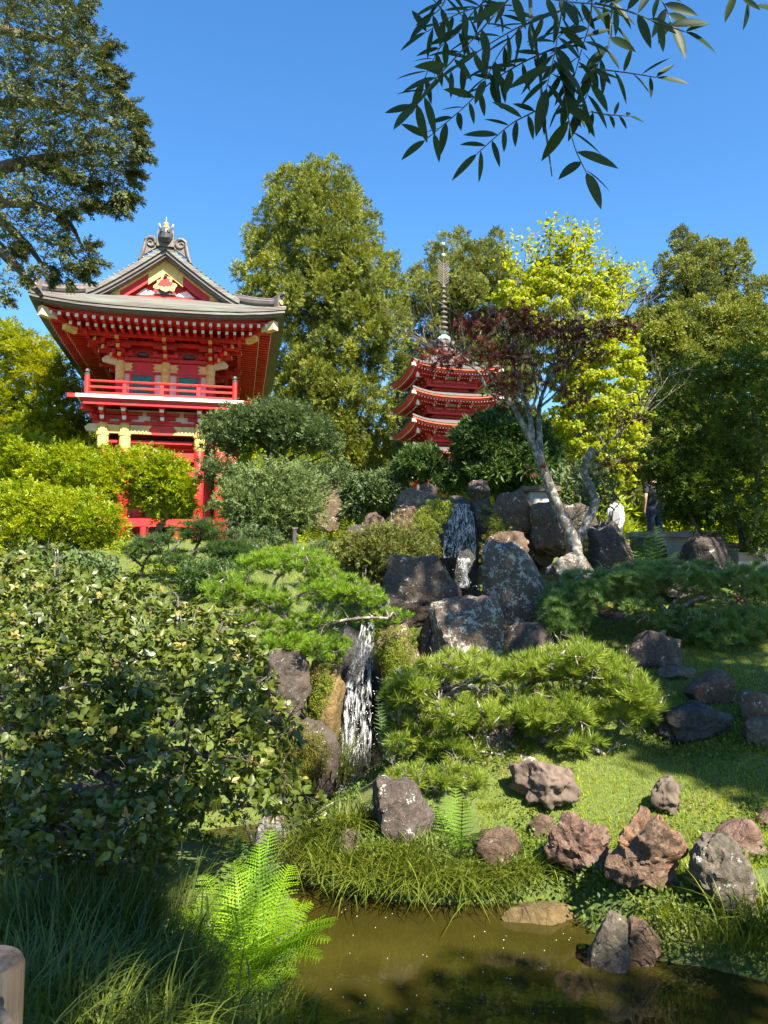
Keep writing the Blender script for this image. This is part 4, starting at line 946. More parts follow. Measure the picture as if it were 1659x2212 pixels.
leafobj('crown', multi(FAN, pts, j, unit(UP+j[:, ::-1]*.8), .12*(.7+.6*rng.random(len(pts))), rng.random(len(pts))), L_ginkgo, gk); tw.build('branches', B_pale, gk, True)

# ------------------------------------------------------------------ left cypress hanging into the frame
def cypress():
    limb_ = lambda m_, P_, *a: limb(m_, [(x, y, d*1.4) for x, y, d in P_], *[v*1.4 for v in a[:2]], *a[2:]); root = thing('cypress_tree', 'large dark drooping cypress reaching in from the left edge against the sky', 'tree', (-13, 15, hz(-13, 15)))
    mb = MB(); limb_(mb, [(-260,2000,11),(-250,1200,11),(-240,500,11),(-230,0,11),(-200,-300,11)], .42, .2, .1, 12)
    limb_(mb, [(-240,500,11),(-100,420,10.9),(0,365,10.8),(110,340,10.6),(200,330,10.4)], .16, .03)
    limb_(mb, [(-240,520,11),(-60,500,10.8),(20,560,10.7),(90,640,10.4),(140,780,10.2),(190,960,10.1)][:4]+[(150,430,10.2)][:0], .15, .03)
    limb_(mb, [(-230,330,11),(-60,430,10.8),(0,475,10.6),(60,530,10.5),(110,600,10.3)], .12, .02)
    limb_(mb, [(-60,440,10.8),(60,440,10.5),(140,470,10.3),(180,540,10.2)], .08, .015)
    limb_(mb, [(-240,100,11),(-60,60,10.7),(80,80,10.5),(200,100,10.4)], .14, .02)
    limb_(mb, [(-100,240,11),(60,220,10.6),(160,240,10.4),(290,280,10.2)], .1, .015)
    A = [(-30,-60),(170,-60),(185,40),(230,100),(225,150),(255,215),(300,260),(305,330),(285,370),(280,420),(268,450),(230,420),(180,385),(120,370),(60,345),(-30,370)]
    Bp = [(-30,370),(60,350),(140,385),(210,420),(205,450),(150,455),(130,480),(165,540),(205,570),(190,590),(140,575),(100,580),(55,520),(20,555),(-30,520)]
    Cp = [(-30,520),(25,585),(55,590),(20,640),(-30,680)]; Dp = [(160,-60),(205,-30),(195,35),(170,25)]
    pr = []
    for P_, r_, sp_, dn, lay in ((A, 21, 23, 88, 2), (Bp, 16, 19, 85, 2), (Cp, 14, 15, 70, 1), (Dp, 13, 13, 80, 1)):
        c, rr = crown(P_, 14.6, 1.4, r_, sp_, lay); p, d, idx = on_clumps(c, rr, dn/1.96, .7, .1); N = len(p)
        ax = unit(d*.45+np.array([.85, -.1, -.12])+rng.normal(size=(N, 3))*.38); pr.append(multi(SPRAY, p, ax, unit(UP+rng.normal(size=(N, 3))*.5), 0.20*(.6+.8*rng.random(N)), tints(idx, len(c))))
    tips = [((225,95),(268,104)),((232,140),(265,158)),((240,180),(280,165)),((262,225),(312,250)),((275,260),(318,268)),((285,300),(335,350)),((280,330),(322,345)),((270,370),(308,385)),((262,410),(280,468)),((275,390),(305,408)),((190,560),(232,574)),((165,590),(200,612)),((205,440),(255,470)),((60,575),(100,600)),((0,640),(30,660)),((215,120),(240,98)),((40,600),(62,620)),((240,250),(300,215)),((255,200),(270,190)),((285,280),(322,312)),((262,430),(255,455)),((180,540),(215,530)),((150,600),(150,625)),((120,590),(110,620))]
    for Q_, m_ in ((A, 34), (Bp, 26)):
        q_ = np.array(Q_, float)
        for _ in range(m_):
            i = int(rng.integers(0, len(q_)-1)); p_ = q_[i]+(q_[i+1]-q_[i])*rng.random()
            if p_[0] > 20 and p_[1] > 0: p_ = p_-np.array([14, 4]); e_ = p_+np.array([rng.uniform(18, 46), rng.uniform(-6, 34)]); tips.append((tuple(p_), tuple(e_)))
    for a_, b_ in tips:
        d0 = 10.1+rng.normal()*.3; L = limb_(mb, [(*a_, d0), ((a_[0]+b_[0])/2, (a_[1]+b_[1])/2-4, d0), (*b_, d0)], .012, .004, .1, 4, 6)
        q_ = np.repeat(np.array([list(v) for v in L]), 6, 0); N = len(q_); dd = np.array(L[-1]-L[0])/((L[-1]-L[0]).length); taper = np.repeat(np.linspace(1, .45, len(L)), 6)
        pr.append(multi(SPRAY, q_+rng.normal(size=(N, 3))*.03*taper[:, None], unit(dd+rng.normal(size=(N, 3))*.42), unit(UP+rng.normal(size=(N, 3))*.5), .21*taper*(.6+.7*rng.random(N)), rng.random(N)))
    leafobj('crown', join(pr), L_cyp, root)
    for _ in range(60):
        x, y = rng.uniform(0, 240), rng.uniform(300, 560)
        if not (inpoly(np.array([[x, y+25.]]), A)[0] or inpoly(np.array([[x, y+25.]]), Bp)[0]): continue
        s = D(x, y, 10.4*1.4); twigs(mb, s, (.6, 0, -.5), .5, .012, 1, .6, -.05, None, 2)
    mb.build('trunk', B_brown, root, True)
cypress()

# ------------------------------------------------------------------ mid garden shrubs and trees
tree('lime_conifer', 'big bright lime shrub mass at the far left below the maple', 'shrub', [(-20,945),(50,935),(120,960),(190,965),(225,1010),(200,1060),(150,1075),(60,1060),(-20,1080)], 17, 1.6, 24, 24, SPRAYS, .16, 150, 'spray', L_lime, B_brown, .08, 8, 2, 'lime shrubs at the left', .65, .5, .4)
tree('lime_conifer', 'bright lime layered shrub stepping down toward the red posts', 'shrub', [(-20,1050),(60,1040),(150,1060),(215,1060),(255,1100),(272,1140),(255,1180),(160,1200),(60,1195),(-20,1200)], 14.5, 1.2, 22, 23, SPRAYS, .14, 170, 'spray', L_lime, B_brown, .07, 8, 2, 'lime shrubs at the left', .65, .5, .4)
tree('lime_conifer', 'yellow tipped lime shrub directly left of the gate columns', 'shrub', [(150,980),(215,965),(265,975),(290,1010),(265,1050),(240,1085),(200,1075),(165,1040)], 18, 1.0, 19, 19, SPRAYS, .15, 150, 'spray', L_lime, B_brown, .07, 6, 2, 'lime shrubs at the left', .65, .5, .4)
tree('yew_tree', 'small cloud pruned yellow green yew hiding the gate front posts', 'tree', [(255,1000),(285,965),(330,962),(375,985),(410,1010),(422,1050),(415,1080),(430,1105),(400,1118),(350,1105),(330,1130),(300,1100),(275,1105),(262,1060),(285,1040)], 18.5, .9, 17, 16, SPRAYS, .18, 85, 'spray', L_lime, B_pale, .09, 12, 2, None, .55, .45, .4)
tree('cypress_shrub', 'dark green domed cloud pruned cypress beside the right gate columns', 'tree', [(432,960),(445,905),(480,880),(540,868),(610,862),(670,880),(715,915),(742,960),(738,990),(690,985),(640,975),(600,990),(560,965),(500,990),(470,975),(440,1000)], 19, 1.3, 20, 18, SPRAYS, .17, 95, 'spray', L_juni, B_brown, .12, 22, 2, 'pruned cypresses right of the gate', .5, .5, .4)
tree('cypress_shrub', 'lower dark green pruned cypress tier hanging over the grey juniper', 'tree', [(428,1000),(470,985),(520,1000),(560,1030),(640,1030),(690,1000),(745,1000),(765,1030),(740,1060),(690,1050),(640,1060),(540,1050),(480,1060),(430,1040)], 18, 1.0, 18, 17, SPRAYS, .17, 80, 'spray', L_juni, B_brown, .08, 12, 2, 'pruned cypresses right of the gate', .5, .5, .4)
tree('juniper', 'soft grey green feathery juniper with a slim dark trunk in front of the cypress', 'tree', [(480,1045),(540,1015),(600,1000),(660,1010),(700,1050),(700,1100),(670,1140),(620,1160),(590,1185),(560,1165),(500,1140),(468,1100)], 15, 1.0, 24, 19, SPRAY, .2, 75, 'puff', L_juni2, B_brown, .06, 14, 2, None, .8, .3, .2, tx=D(578,1180,15).x)
tree('evergreen_bush', 'rounded dull green bush left of the reddish rocks', 'shrub', [(742,1060),(770,1025),(830,1018),(872,1030),(885,1062),(850,1090),(800,1110),(745,1130)], 16.5, .9, 20, 17, PUFF12, .14, 90, 'puff', L_juni, B_brown, .06, 6, 2, None, .8, .5, .2)
tree('pine_tree', 'small dark tree with a crooked trunk just left of the pagoda base', 'tree', [(852,1005),(880,968),(930,958),(962,985),(965,1015),(930,1040),(885,1035),(858,1030)], 16, .6, 14, 13, PUFF12, .13, 110, 'puff', L_dark, B_brown, .06, 8, 2, 'dark trees in front of the pagoda', .6, .5, .3)
tree('pine_tree', 'wide dark green pine masking the right half of the pagoda', 'tree', [(935,1030),(985,1000),(985,930),(1030,898),(1075,885),(1125,890),(1175,920),(1205,970),(1210,1020),(1180,1060),(1100,1070),(1000,1062),(940,1052)], 16, 1.4, 24, 19, PUFF12, .15, 100, 'puff', L_dark, B_brown, .1, 14, 2, 'dark trees in front of the pagoda', .6, .5, .3)
tree('olive_shrub', 'grey leaved shrub behind the fork of the bare maple', 'shrub', [(1180,1010),(1240,985),(1300,1000),(1340,1040),(1330,1080),(1290,1120),(1230,1110),(1190,1060)], 14.5, .8, 18, 17, LEAFN, .13, 90, 'leaf', L_juni, B_brown, .04, 6, 2, None, .8, .3)
for px, py, w_, h_, dd, lab in ((1030,1150,40,40,13,''),):
    pass
tree('hinoki_tree', 'large shaded dark green hinoki with twisting trunks filling the right edge', 'tree',
     [(1395,870),(1430,800),(1480,770),(1540,780),(1600,752),(1640,745),(1690,755),(1690,1180),(1640,1225),(1600,1160),(1545,1180),(1500,1140),(1440,1120),(1425,1050),(1385,1000),(1410,930)],
     13, 1.2, 21, 23, SPRAYS, .13, 115, 'spray', L_hin, None, .1, 0, 2, None, .5, .4, .3)
c, rr = crown([(1392,985),(1440,990),(1490,1010),(1500,1120),(1440,1130),(1425,1060),(1395,1040)], 12.7, .4, 16, 16, 2); leafobj('crown', foliage(c, rr, SPRAYS, .13, 130, 'spray', .5, .4, .3), L_hin, bpy.data.objects['hinoki_tree'])
hk = MB()
for P_ in ([(1610,1250,13),(1600,1130,13),(1560,1040,12.8),(1545,950,12.8),(1560,860,12.9)],[(1625,1250,13.1),(1630,1120,13),(1640,980,13),(1620,860,13)],[(1590,1130,13),(1530,1090,12.7),(1480,1020,12.6),(1460,950,12.7)],[(1560,1050,12.9),(1500,1000,12.6),(1450,980,12.5)],[(1545,950,12.8),(1480,900,12.7),(1440,870,12.6)],[(1630,1000,13),(1580,960,12.7),(1540,900,12.6)],[(1600,1180,12.8),(1540,1170,12.5),(1500,1130,12.4),(1480,1080,12.4)]):
    limb(hk, P_, .09 if P_[0][1] > 1200 else .05, .02, .3)
hk.build('trunk', B_brown, bpy.data.objects['hinoki_tree'], True)
tree('bush', 'low clipped light green hedge behind the dark contorted pine', 'hedge', [(330,1190),(420,1185),(480,1200),(470,1235),(330,1240)], 16, .8, 16, 15, SMALL, .07, 260, 'leaf', L_lime, None, .05, 0, 2, None, .6, .6)
tree('bush', 'clipped mound of bright green shrub left of the contorted pine', 'shrub', [(170,1190),(230,1170),(280,1185),(290,1230),(180,1240)], 14, .6, 14, 13, SPRAYS, .1, 200, 'puff', L_lime, None, .05, 0, 2, None, .7, .6)
tree('bush', 'dark leaved shrub between the lime shrubs and the oak bush', 'shrub', [(60,1190),(120,1180),(190,1190),(255,1200),(262,1250),(250,1290),(150,1260),(90,1215)], 12.5, .6, 17, 15, SMALL, .075, 240, 'leaf', L_juni, B_brown, .03, 5, 2, None, .7, .5)
tree('bush', 'clipped low green mound at the foot of the grey juniper', 'shrub', [(470,1185),(520,1165),(570,1180),(590,1205),(540,1225),(480,1220)], 13.6, .5, 14, 12, SPRAYS, .09, 260, 'puff', L_juni2, None, .05, 0, 2, None, .7, .6)
tree('bush', 'sunlit yellow green mound on the lawn beneath the contorted pine', 'shrub', [(275,1225),(330,1205),(385,1215),(400,1250),(340,1262),(280,1258)], 13.2, .5, 13, 12, SMALL, .05, 420, 'leaf', L_lime, None, .05, 0, 2, None, .6, .6)
tree('bush', 'dark feathery shrub on the slope left of the garden lamp', 'shrub', [(500,1150),(545,1130),(600,1150),(620,1185),(560,1200),(505,1190)], 14.2, .5, 15, 13, SPRAYS, .12, 180, 'puff', L_juni, B_brown, .03, 5, 2, None, .7, .5)
tree('bush', 'low dark shrub behind the bright pine on the left slope', 'shrub', [(380,1225),(440,1205),(510,1215),(520,1260),(440,1285),(390,1270)], 11.6, .5, 15, 13, SPRAYS, .10, 220, 'puff', L_dark, B_brown, .03, 5, 2, None, .7, .5)
tree('bush', 'small lime shrub between the garden lamp and the olive mound', 'shrub', [(650,1185),(690,1165),(730,1175),(740,1205),(690,1215),(655,1205)], 12.3, .4, 12, 11, SPRAYS, .09, 260, 'puff', L_juni2, None, .03, 0, 2, None, .7, .5)
tree('moss_shrub', 'dense olive mounded shrub left of the cascade', 'shrub', [(712,1195),(745,1160),(800,1140),(850,1138),(905,1155),(935,1185),(930,1220),(880,1240),(820,1258),(760,1245)], 11.5, .75, 22, 17, SPRAYS, .075, 420, 'puff', leafmat('shrub_olive', (.05, .065, .012), (.13, .14, .025), .25, .6), B_brown, .03, 8, 2, None, .75, .6)

# ------------------------------------------------------------------ pines with needle tufts
def pine(name, label, polys, depth, thick, r, spacing, size, dens, mat, limbs_, r0, base, Ts=NEED, group=None, twn=40, squash=.45, bark=B_pine):
    root = thing(name, label, 'pine tree', tuple(base), 0, group); mb = MB(); pr = []; allc = []
    for P_ in polys:
        c, rr = crown(P_, depth, thick, r, spacing, 2); allc.append(c); p, d, idx = on_clumps(c, rr, dens, squash, .35, .9); N = len(p); ax, nm = orient('tuft', d, N)
        pr.append(multi(Ts, p, ax, nm, size*(.75+.5*rng.random(N)), tints(idx, len(c), .4)))
    leafobj('crown', join(pr), mat, root)
    ends = []
    for i, P_ in enumerate(limbs_): ends += limb(mb, P_, r0*(1 if i == 0 else .5), r0*.18, .45, 8)
    C = np.concatenate(allc); E = np.array([list(e) for e in ends])
    for k in rng.choice(len(C), min(twn, len(C)), replace=False):
        i = int(np.argmin(np.linalg.norm(E-C[k], axis=1))); s = Vector(E[i]); e = Vector(C[k]); L = (e-s).length
        ll = smooth_line([s, s.lerp(e, .35)+Vector(rng.normal(size=3))*.14*L, s.lerp(e, .7)+Vector(rng.normal(size=3))*.12*L, e], 3); mb.tube(ll, [r0*(.28-.20*j/(len(ll)-1)) for j in range(len(ll))], 5)
        for _ in range(3): twigs(mb, ll[-1-int(rng.integers(0, 4))], tuple(rng.normal(size=3)*.7+np.array([0, 0, .6])), .16, r0*.1, 1, .7, 0, None, 2)
    mb.build('trunk', bark, root, True); return root
pine('pine_tree', 'bright lime needled spreading pine with white lichened boughs above the lower waterfall',
     [[(430,1275),(490,1235),(540,1260),(600,1275),(650,1290),(620,1320),(560,1310),(480,1310)],[(500,1215),(560,1190),(640,1185),(700,1195),(730,1225),(690,1245),(600,1240),(540,1240)],[(640,1262),(700,1240),(760,1245),(820,1275),(832,1300),(800,1312),(730,1300),(660,1300)],[(480,1330),(560,1318),(640,1325),(720,1320),(780,1330),(850,1318),(885,1330),(850,1350),(770,1345),(700,1360),(600,1365),(520,1355)],[(560,1375),(640,1365),(720,1370),(760,1385),(750,1420),(690,1430),(640,1410),(580,1405)]],
     9.4, .55, 15, 14, .09, 85, L_pine, [[(640,1480,9.6),(655,1420,9.5),(650,1365,9.4),(610,1330,9.3),(560,1300,9.3),(500,1290,9.2)],[(650,1365,9.4),(720,1345,9.2),(780,1335,9.1),(840,1335,9.1)],[(610,1330,9.3),(640,1290,9.3),(700,1280,9.3),(770,1290,9.2)],[(610,1330,9.3),(590,1270,9.4),(620,1230,9.4),(680,1220,9.4)],[(650,1380,9.4),(690,1400,9.1),(730,1410,9.1)],[(560,1300,9.3),(540,1350,9.2),(500,1345,9.1)]], .055, D(640,1480,9.6), group=None, twn=60)
FRONT = pine('pine_tree', 'sunlit yellow green bonsai like pine leaning over the rocks in the middle foreground',
     [[(822,1510),(850,1465),(900,1445),(940,1460),(950,1500),(900,1530),(840,1530)],[(900,1440),(960,1415),(1020,1412),(1080,1425),(1090,1465),(1020,1480),(940,1470)],[(1090,1430),(1150,1415),(1220,1390),(1270,1385),(1330,1420),(1330,1460),(1240,1470),(1150,1470),(1090,1470)],[(1280,1440),(1350,1430),(1400,1470),(1432,1530),(1400,1565),(1330,1560),(1290,1500)],[(840,1540),(900,1520),(980,1510),(1060,1500),(1100,1540),(1060,1580),(980,1590),(900,1590),(850,1570)],[(1100,1500),(1200,1490),(1290,1510),(1310,1560),(1240,1590),(1160,1590),(1100,1560)],[(1170,1590),(1240,1580),(1300,1590),(1318,1630),(1270,1640),(1200,1620)],[(930,1600),(1010,1590),(1060,1610),(1030,1650),(950,1650)],[(835,1580),(900,1590),(960,1600),(940,1640),(870,1640),(840,1615)]],
     7.75, .6, 20, 18, .115, 75, L_pine2, [[(1165,1720,7.3),(1150,1660,7.4),(1110,1640,7.6),(1060,1635,7.8),(1020,1590,7.9),(990,1530,7.9),(960,1480,7.9)],[(1060,1635,7.8),(1150,1590,7.8),(1220,1560,7.8),(1300,1540,7.8),(1370,1530,7.8)],[(1020,1590,7.9),(1090,1520,8.0),(1160,1470,8.0),(1240,1440,8.0)],[(1020,1590,7.9),(940,1580,7.9),(880,1550,7.9)],[(1150,1590,7.8),(1210,1605,7.6),(1280,1615,7.6)],[(1220,1560,7.8),(1290,1490,7.9),(1350,1470,7.9)]], .10, D(1165,1720,7.3), twn=80)
pine('pine_tree', 'low straggling pine with pale lichened twigs over the grassy point',
     [[(822,1690),(860,1660),(910,1655),(925,1690),(880,1730),(835,1735)],[(920,1670),(970,1650),(1040,1670),(1045,1700),(980,1710),(925,1710)],[(960,1740),(1020,1715),(1085,1735),(1080,1775),(1000,1770)],[(1050,1770),(1120,1745),(1170,1760),(1120,1800)],[(860,1740),(920,1720),(960,1745),(920,1765)]],
     7.15, .3, 16, 15, .085, 110, L_pine2, [[(1165,1725,7.25),(1090,1720,7.2),(1010,1710,7.15),(940,1700,7.1),(880,1690,7.1)],[(1010,1710,7.15),(1030,1750,7.1),(1080,1770,7.1)],[(940,1700,7.1),(910,1740,7.1)],[(940,1700,7.1),(980,1680,7.1),(1020,1680,7.1)]], .03, D(1165,1725,7.25), twn=30)
pine('pine_tree', 'wide shaded blue green pine with lichened boughs on the right slope',
     [[(1165,1345),(1175,1280),(1230,1240),(1300,1235),(1330,1280),(1290,1320),(1240,1375),(1180,1385)],[(1290,1240),(1370,1212),(1440,1215),(1470,1260),(1400,1290),(1320,1290)],[(1440,1220),(1530,1215),(1580,1250),(1540,1290),(1450,1280)],[(1560,1225),(1640,1215),(1690,1230),(1690,1300),(1600,1290)],[(1450,1310),(1540,1300),(1640,1310),(1690,1320),(1690,1400),(1620,1400),(1560,1430),(1490,1410)],[(1370,1330),(1440,1320),(1470,1350),(1430,1370)],[(1290,1290),(1400,1285),(1450,1305),(1380,1330),(1300,1320)]],
     10.4, .7, 19, 17, .10, 130, L_pine3, [[(1395,1490,10.0),(1410,1430,10.1),(1425,1380,10.2),(1440,1330,10.3),(1400,1290,10.4),(1330,1280,10.4),(1250,1290,10.4)],[(1440,1330,10.3),(1520,1290,10.3),(1600,1310,10.3),(1670,1370,10.2)],[(1440,1330,10.3),(1480,1270,10.4),(1540,1240,10.4),(1620,1250,10.4)],[(1400,1290,10.4),(1390,1240,10.4),(1330,1230,10.5)],[(1420,1350,10.2),(1500,1360,10.1),(1560,1390,10.1)]], .07, D(1395,1490,10.0), twn=60)
pine('pine_tree', 'twisted short trunked pine in the shade at the right slope edge', [[(1540,1340),(1600,1330),(1680,1350),(1690,1420),(1600,1430),(1545,1400)]], 10.8, .5, 18, 17, .095, 110, L_pine3, [[(1575,1450,10.6),(1570,1400,10.7),(1600,1370,10.8),(1660,1370,10.8)]], .05, D(1575,1450,10.6), twn=12)
pine('pine_tree', 'dark contorted pine with sparse crown on the sunlit lawn behind the oak bush',
     [[(262,1190),(300,1160),(370,1150),(380,1175),(330,1185),(290,1205)],[(280,1205),(350,1190),(420,1195),(410,1225),(330,1225)],[(420,1170),(500,1160),(560,1185),(560,1215),(480,1215),(430,1200)],[(360,1140),(430,1120),(500,1135),(520,1160),(450,1165),(390,1165)],[(470,1175),(540,1165),(570,1190),(520,1210),(470,1200)]],
     12.3, .5, 16, 14, .10, 190, L_dark, [[(418,1315,11.8),(405,1270,12),(400,1225,12.1),(420,1190,12.2),(470,1180,12.2),(540,1190,12.2)],[(303,1262,12.4),(310,1220,12.4),(330,1195,12.4),(370,1190,12.3),(420,1190,12.2)],[(400,1225,12.1),(360,1200,12.2),(330,1170,12.3)],[(420,1190,12.2),(440,1160,12.3),(480,1150,12.3)],[(310,1225,12.4),(280,1200,12.4),(268,1190,12.4)],[(405,1260,12),(460,1225,12.1),(510,1215,12.1)],[(360,1200,12.2),(390,1170,12.2),(430,1145,12.3)]], .05, D(418,1315,11.8), NEEDF, twn=30, bark=B_twig)

# ------------------------------------------------------------------ bare grey maple with red top
def bare_maple():
    root = thing('red_maple', 'grey lichened forked maple with sparse dark red foliage above the boulders', 'tree', tuple(D(1245,1205,11.4))); mb = MB(); tb = MB(); ends = []; d = 11.4
    def l(P_, r0, r1):
        L = limb(mb, [(x, y, d+o) for x, y, o in P_], r0*.72, r1*.72, .3, 9); ends.append(L); return L
    l([(1245,1215,0),(1243,1180,0),(1222,1130,0),(1196,1075,-.05),(1180,1030,-.1),(1163,985,-.1),(1150,955,-.1)], .14, .085)
    l([(1243,1175,0),(1262,1140,.05),(1285,1090,.1),(1278,1060,.1),(1262,1020,.1),(1270,990,.1),(1280,968,.1)], .10, .07)
    l([(1163,985,-.1),(1135,930,-.2),(1110,880,-.2),(1085,845,-.3),(1050,800,-.4),(1020,785,-.4)], .07, .015)
    l([(1150,955,-.1),(1145,900,0),(1130,850,0),(1110,790,-.1),(1100,740,-.1),(1090,700,-.1)], .065, .012)
    l([(1170,1000,-.1),(1166,940,.1),(1165,880,.2),(1180,830,.2),(1200,770,.3),(1210,700,.3)], .07, .012)
    l([(1180,830,.2),(1225,780,.3),(1270,740,.4),(1320,705,.5),(1360,690,.5)], .035, .008)
    l([(1110,880,-.2),(1060,850,-.4),(1030,800,-.5),(990,780,-.5),(950,760,-.5),(920,745,-.6)], .035, .008)
    l([(1140,900,0),(1160,850,-.2),(1150,800,-.3),(1140,740,-.3)], .035, .008)
    l([(1270,1000,.1),(1310,960,.2),(1350,920,.3),(1390,900,.3)], .025, .006); l([(1272,1010,.1),(1310,995,.2),(1350,985,.2)], .02, .006)
    l([(1255,1160,.0),(1275,1140,-.2),(1295,1145,-.2),(1315,1130,-.2)], .018, .005)
    l([(1165,880,.2),(1200,850,.0),(1230,800,.0),(1250,740,.1)], .03, .008)
    tipl = []
    for L in ends[2:]:
        for _ in range(14 if L[-1].z > D(1200, 860, 11.4).z else 5):
            k = int(rng.integers(len(L)//3, len(L))); dr = (L[min(k+1, len(L)-1)]-L[max(k-1, 0)]).normalized()
            twigs(tb, L[k], dr+Vector((rng.normal()*.6, rng.normal()*.6, .5)), rng.uniform(.35, .8), .010, 2, .55, .04, tipl, 2)
    mb.build('trunk', B_grey, root, True); tb.build('twigs', B_twig, root, True)
    pr = []
    for P_, dn in (([(880,765),(930,735),(1000,740),(1040,770),(1000,800),(930,800)], 55),([(960,700),(1010,670),(1060,690),(1060,740),(990,745)], 60),([(985,690),(1040,670),(1110,650),(1150,655),(1180,690),(1170,720),(1100,730),(1020,720)], 75),([(1100,690),(1200,680),(1290,690),(1360,680),(1385,700),(1370,735),(1290,740),(1200,745),(1120,740)], 75),([(900,750),(950,735),(1000,755),(1010,790),(960,795),(915,775)], 60),([(1000,730),(1080,730),(1150,750),(1160,790),(1060,790),(1010,770)], 45),([(1040,850),(1100,800),(1140,820),(1130,890),(1080,880)], 35),([(1190,830),(1260,830),(1290,870),(1230,890)], 50),([(1290,900),(1370,890),(1400,910),(1340,925)], 35),([(1290,980),(1360,990),(1400,1005),(1350,1025),(1290,1015)], 40),([(1040,760),(1120,750),(1180,770),(1190,840),(1090,850),(1030,810)], 28),([(1180,740),(1290,740),(1330,760),(1270,800),(1190,800)], 40),([(1130,1010),(1180,1005),(1175,1025),(1130,1030)], 60)):
        c, rr = crown(P_, 11.3, .8, 15, 14, 2); pr.append(foliage(c, rr, STAR, .078, dn*1.65, 'leaf', .4, .2))
    leafobj('crown', join(pr), L_red, root)
bare_maple()
# ------------------------------------------------------------------ oak bush at the left
def oak_bush():
    root = thing('oak_bush', 'huge glossy holly leaved oak bush with reddish new tips spreading over the left bank', 'bush', (-3.6, 6.0, hz(-3.6, 6.0)))
    poly = [(-40,1180),(60,1170),(130,1185),(175,1232),(250,1240),(330,1268),(400,1285),(480,1312),(535,1380),(575,1450),(625,1530),(642,1580),(625,1650),(690,1720),(700,1755),(640,1790),(590,1760),(540,1765),(470,1770),(400,1760),(375,1800),(395,1850),(330,1885),(250,1880),(180,1870),(100,1880),(-40,1900)]
    df = lambda y: np.interp(y, [1190, 1400, 1600, 1750, 1900], [7.6, 6.4, 5.6, 5.2, 4.8])
    c, rr = crown(poly, df, .75, 36, 38, 3, .5); keep = ~(inpoly(c_px(c), [(130,1660),(230,1650),(270,1700),(240,1745),(150,1760),(110,1700)])); c, rr = c[keep], rr[keep]
    p, d, idx = on_clumps(c, rr, 46, .75, .6, .35); n = len(p); rep = 6; nw = rng.random(n) < .13*np.clip(d[:, 2]+.6, 0, 1.5)
    for nm_, sel, mat, sz in (('leaves', ~nw, L_oak, .062), ('new_leaves', nw, L_oakn, .046)):
        q = np.repeat(p[sel], rep, 0); dd = np.repeat(unit(d[sel]+UP*.5+rng.normal(size=(sel.sum(), 3))*.35), rep, 0); N = len(q); tg = unit(np.cross(dd, rng.normal(size=(N, 3)))); ax = unit(tg+dd*(.25+.5*rng.random((N, 1)))-UP*.1)
        tt = np.clip(np.repeat(.6*rng.random(sel.sum())+.25*rng.random(len(c))[idx[sel]], rep)+.25*rng.random(N), 0, 1)
        leafobj(nm_, multi(LEAF, q+ax*.006+dd*rng.normal(size=(N, 1))*.012, ax, unit(dd+rng.normal(size=(N, 3))*.3), sz*(.6+.7*rng.random(N)), tt), mat, root)
    mb = MB(); B0 = (-60,1720,6.0); ends = []
    for P_ in ([B0,(40,1700,5.9),(120,1660,5.8),(190,1660,5.6),(260,1700,5.5),(330,1720,5.5)],[B0,(30,1560,6.2),(120,1500,6.2),(220,1480,6.1),(330,1490,6.0),(430,1510,6)],[B0,(0,1480,6.5),(60,1380,6.8),(160,1340,6.9)],[(190,1660,5.6),(300,1640,5.5),(400,1620,5.5),(500,1650,5.5),(600,1700,5.5)],[(220,1480,6.1),(300,1420,6.3),(380,1390,6.4),(460,1380,6.4)],[(330,1720,5.5),(430,1740,5.4),(540,1740,5.4)],[(40,1700,5.9),(80,1780,5.2),(160,1830,5.0)],[(200,1660,5.6),(300,1560,5.8),(400,1570,5.7),(520,1590,5.6)]):
        ends += limb(mb, P_, .075 if P_[0] == B0 else .04, .012, .35)
    E = np.array([list(e) for e in ends])
    for k in rng.choice(len(c), 130, replace=False):
        i = int(np.argmin(np.linalg.norm(E-c[k], axis=1))); s = Vector(E[i]); e = Vector(c[k]); L = (e-s).length; ll = smooth_line([s, s.lerp(e, .5)+Vector(rng.normal(size=3))*.12*L, e], 3); mb.tube(ll, [.012-.008*j/(len(ll)-1) for j in range(len(ll))], 5)
        twigs(mb, e, tuple(rng.normal(size=3)), .2, .006, 1, .7, 0, None, 2)
    mb.build('branches', B_twig, root, True)
def c_px(c):
    c = np.asarray(c); dz = c[:, 2]-CAMH; z = c[:, 1]*CPT+dz*SPT; v = -c[:, 1]*SPT+dz*CPT
    return np.stack([(c[:, 0]/z*FPX+384)/K, (512-v/z*FPX)/K], 1)
oak_bush()

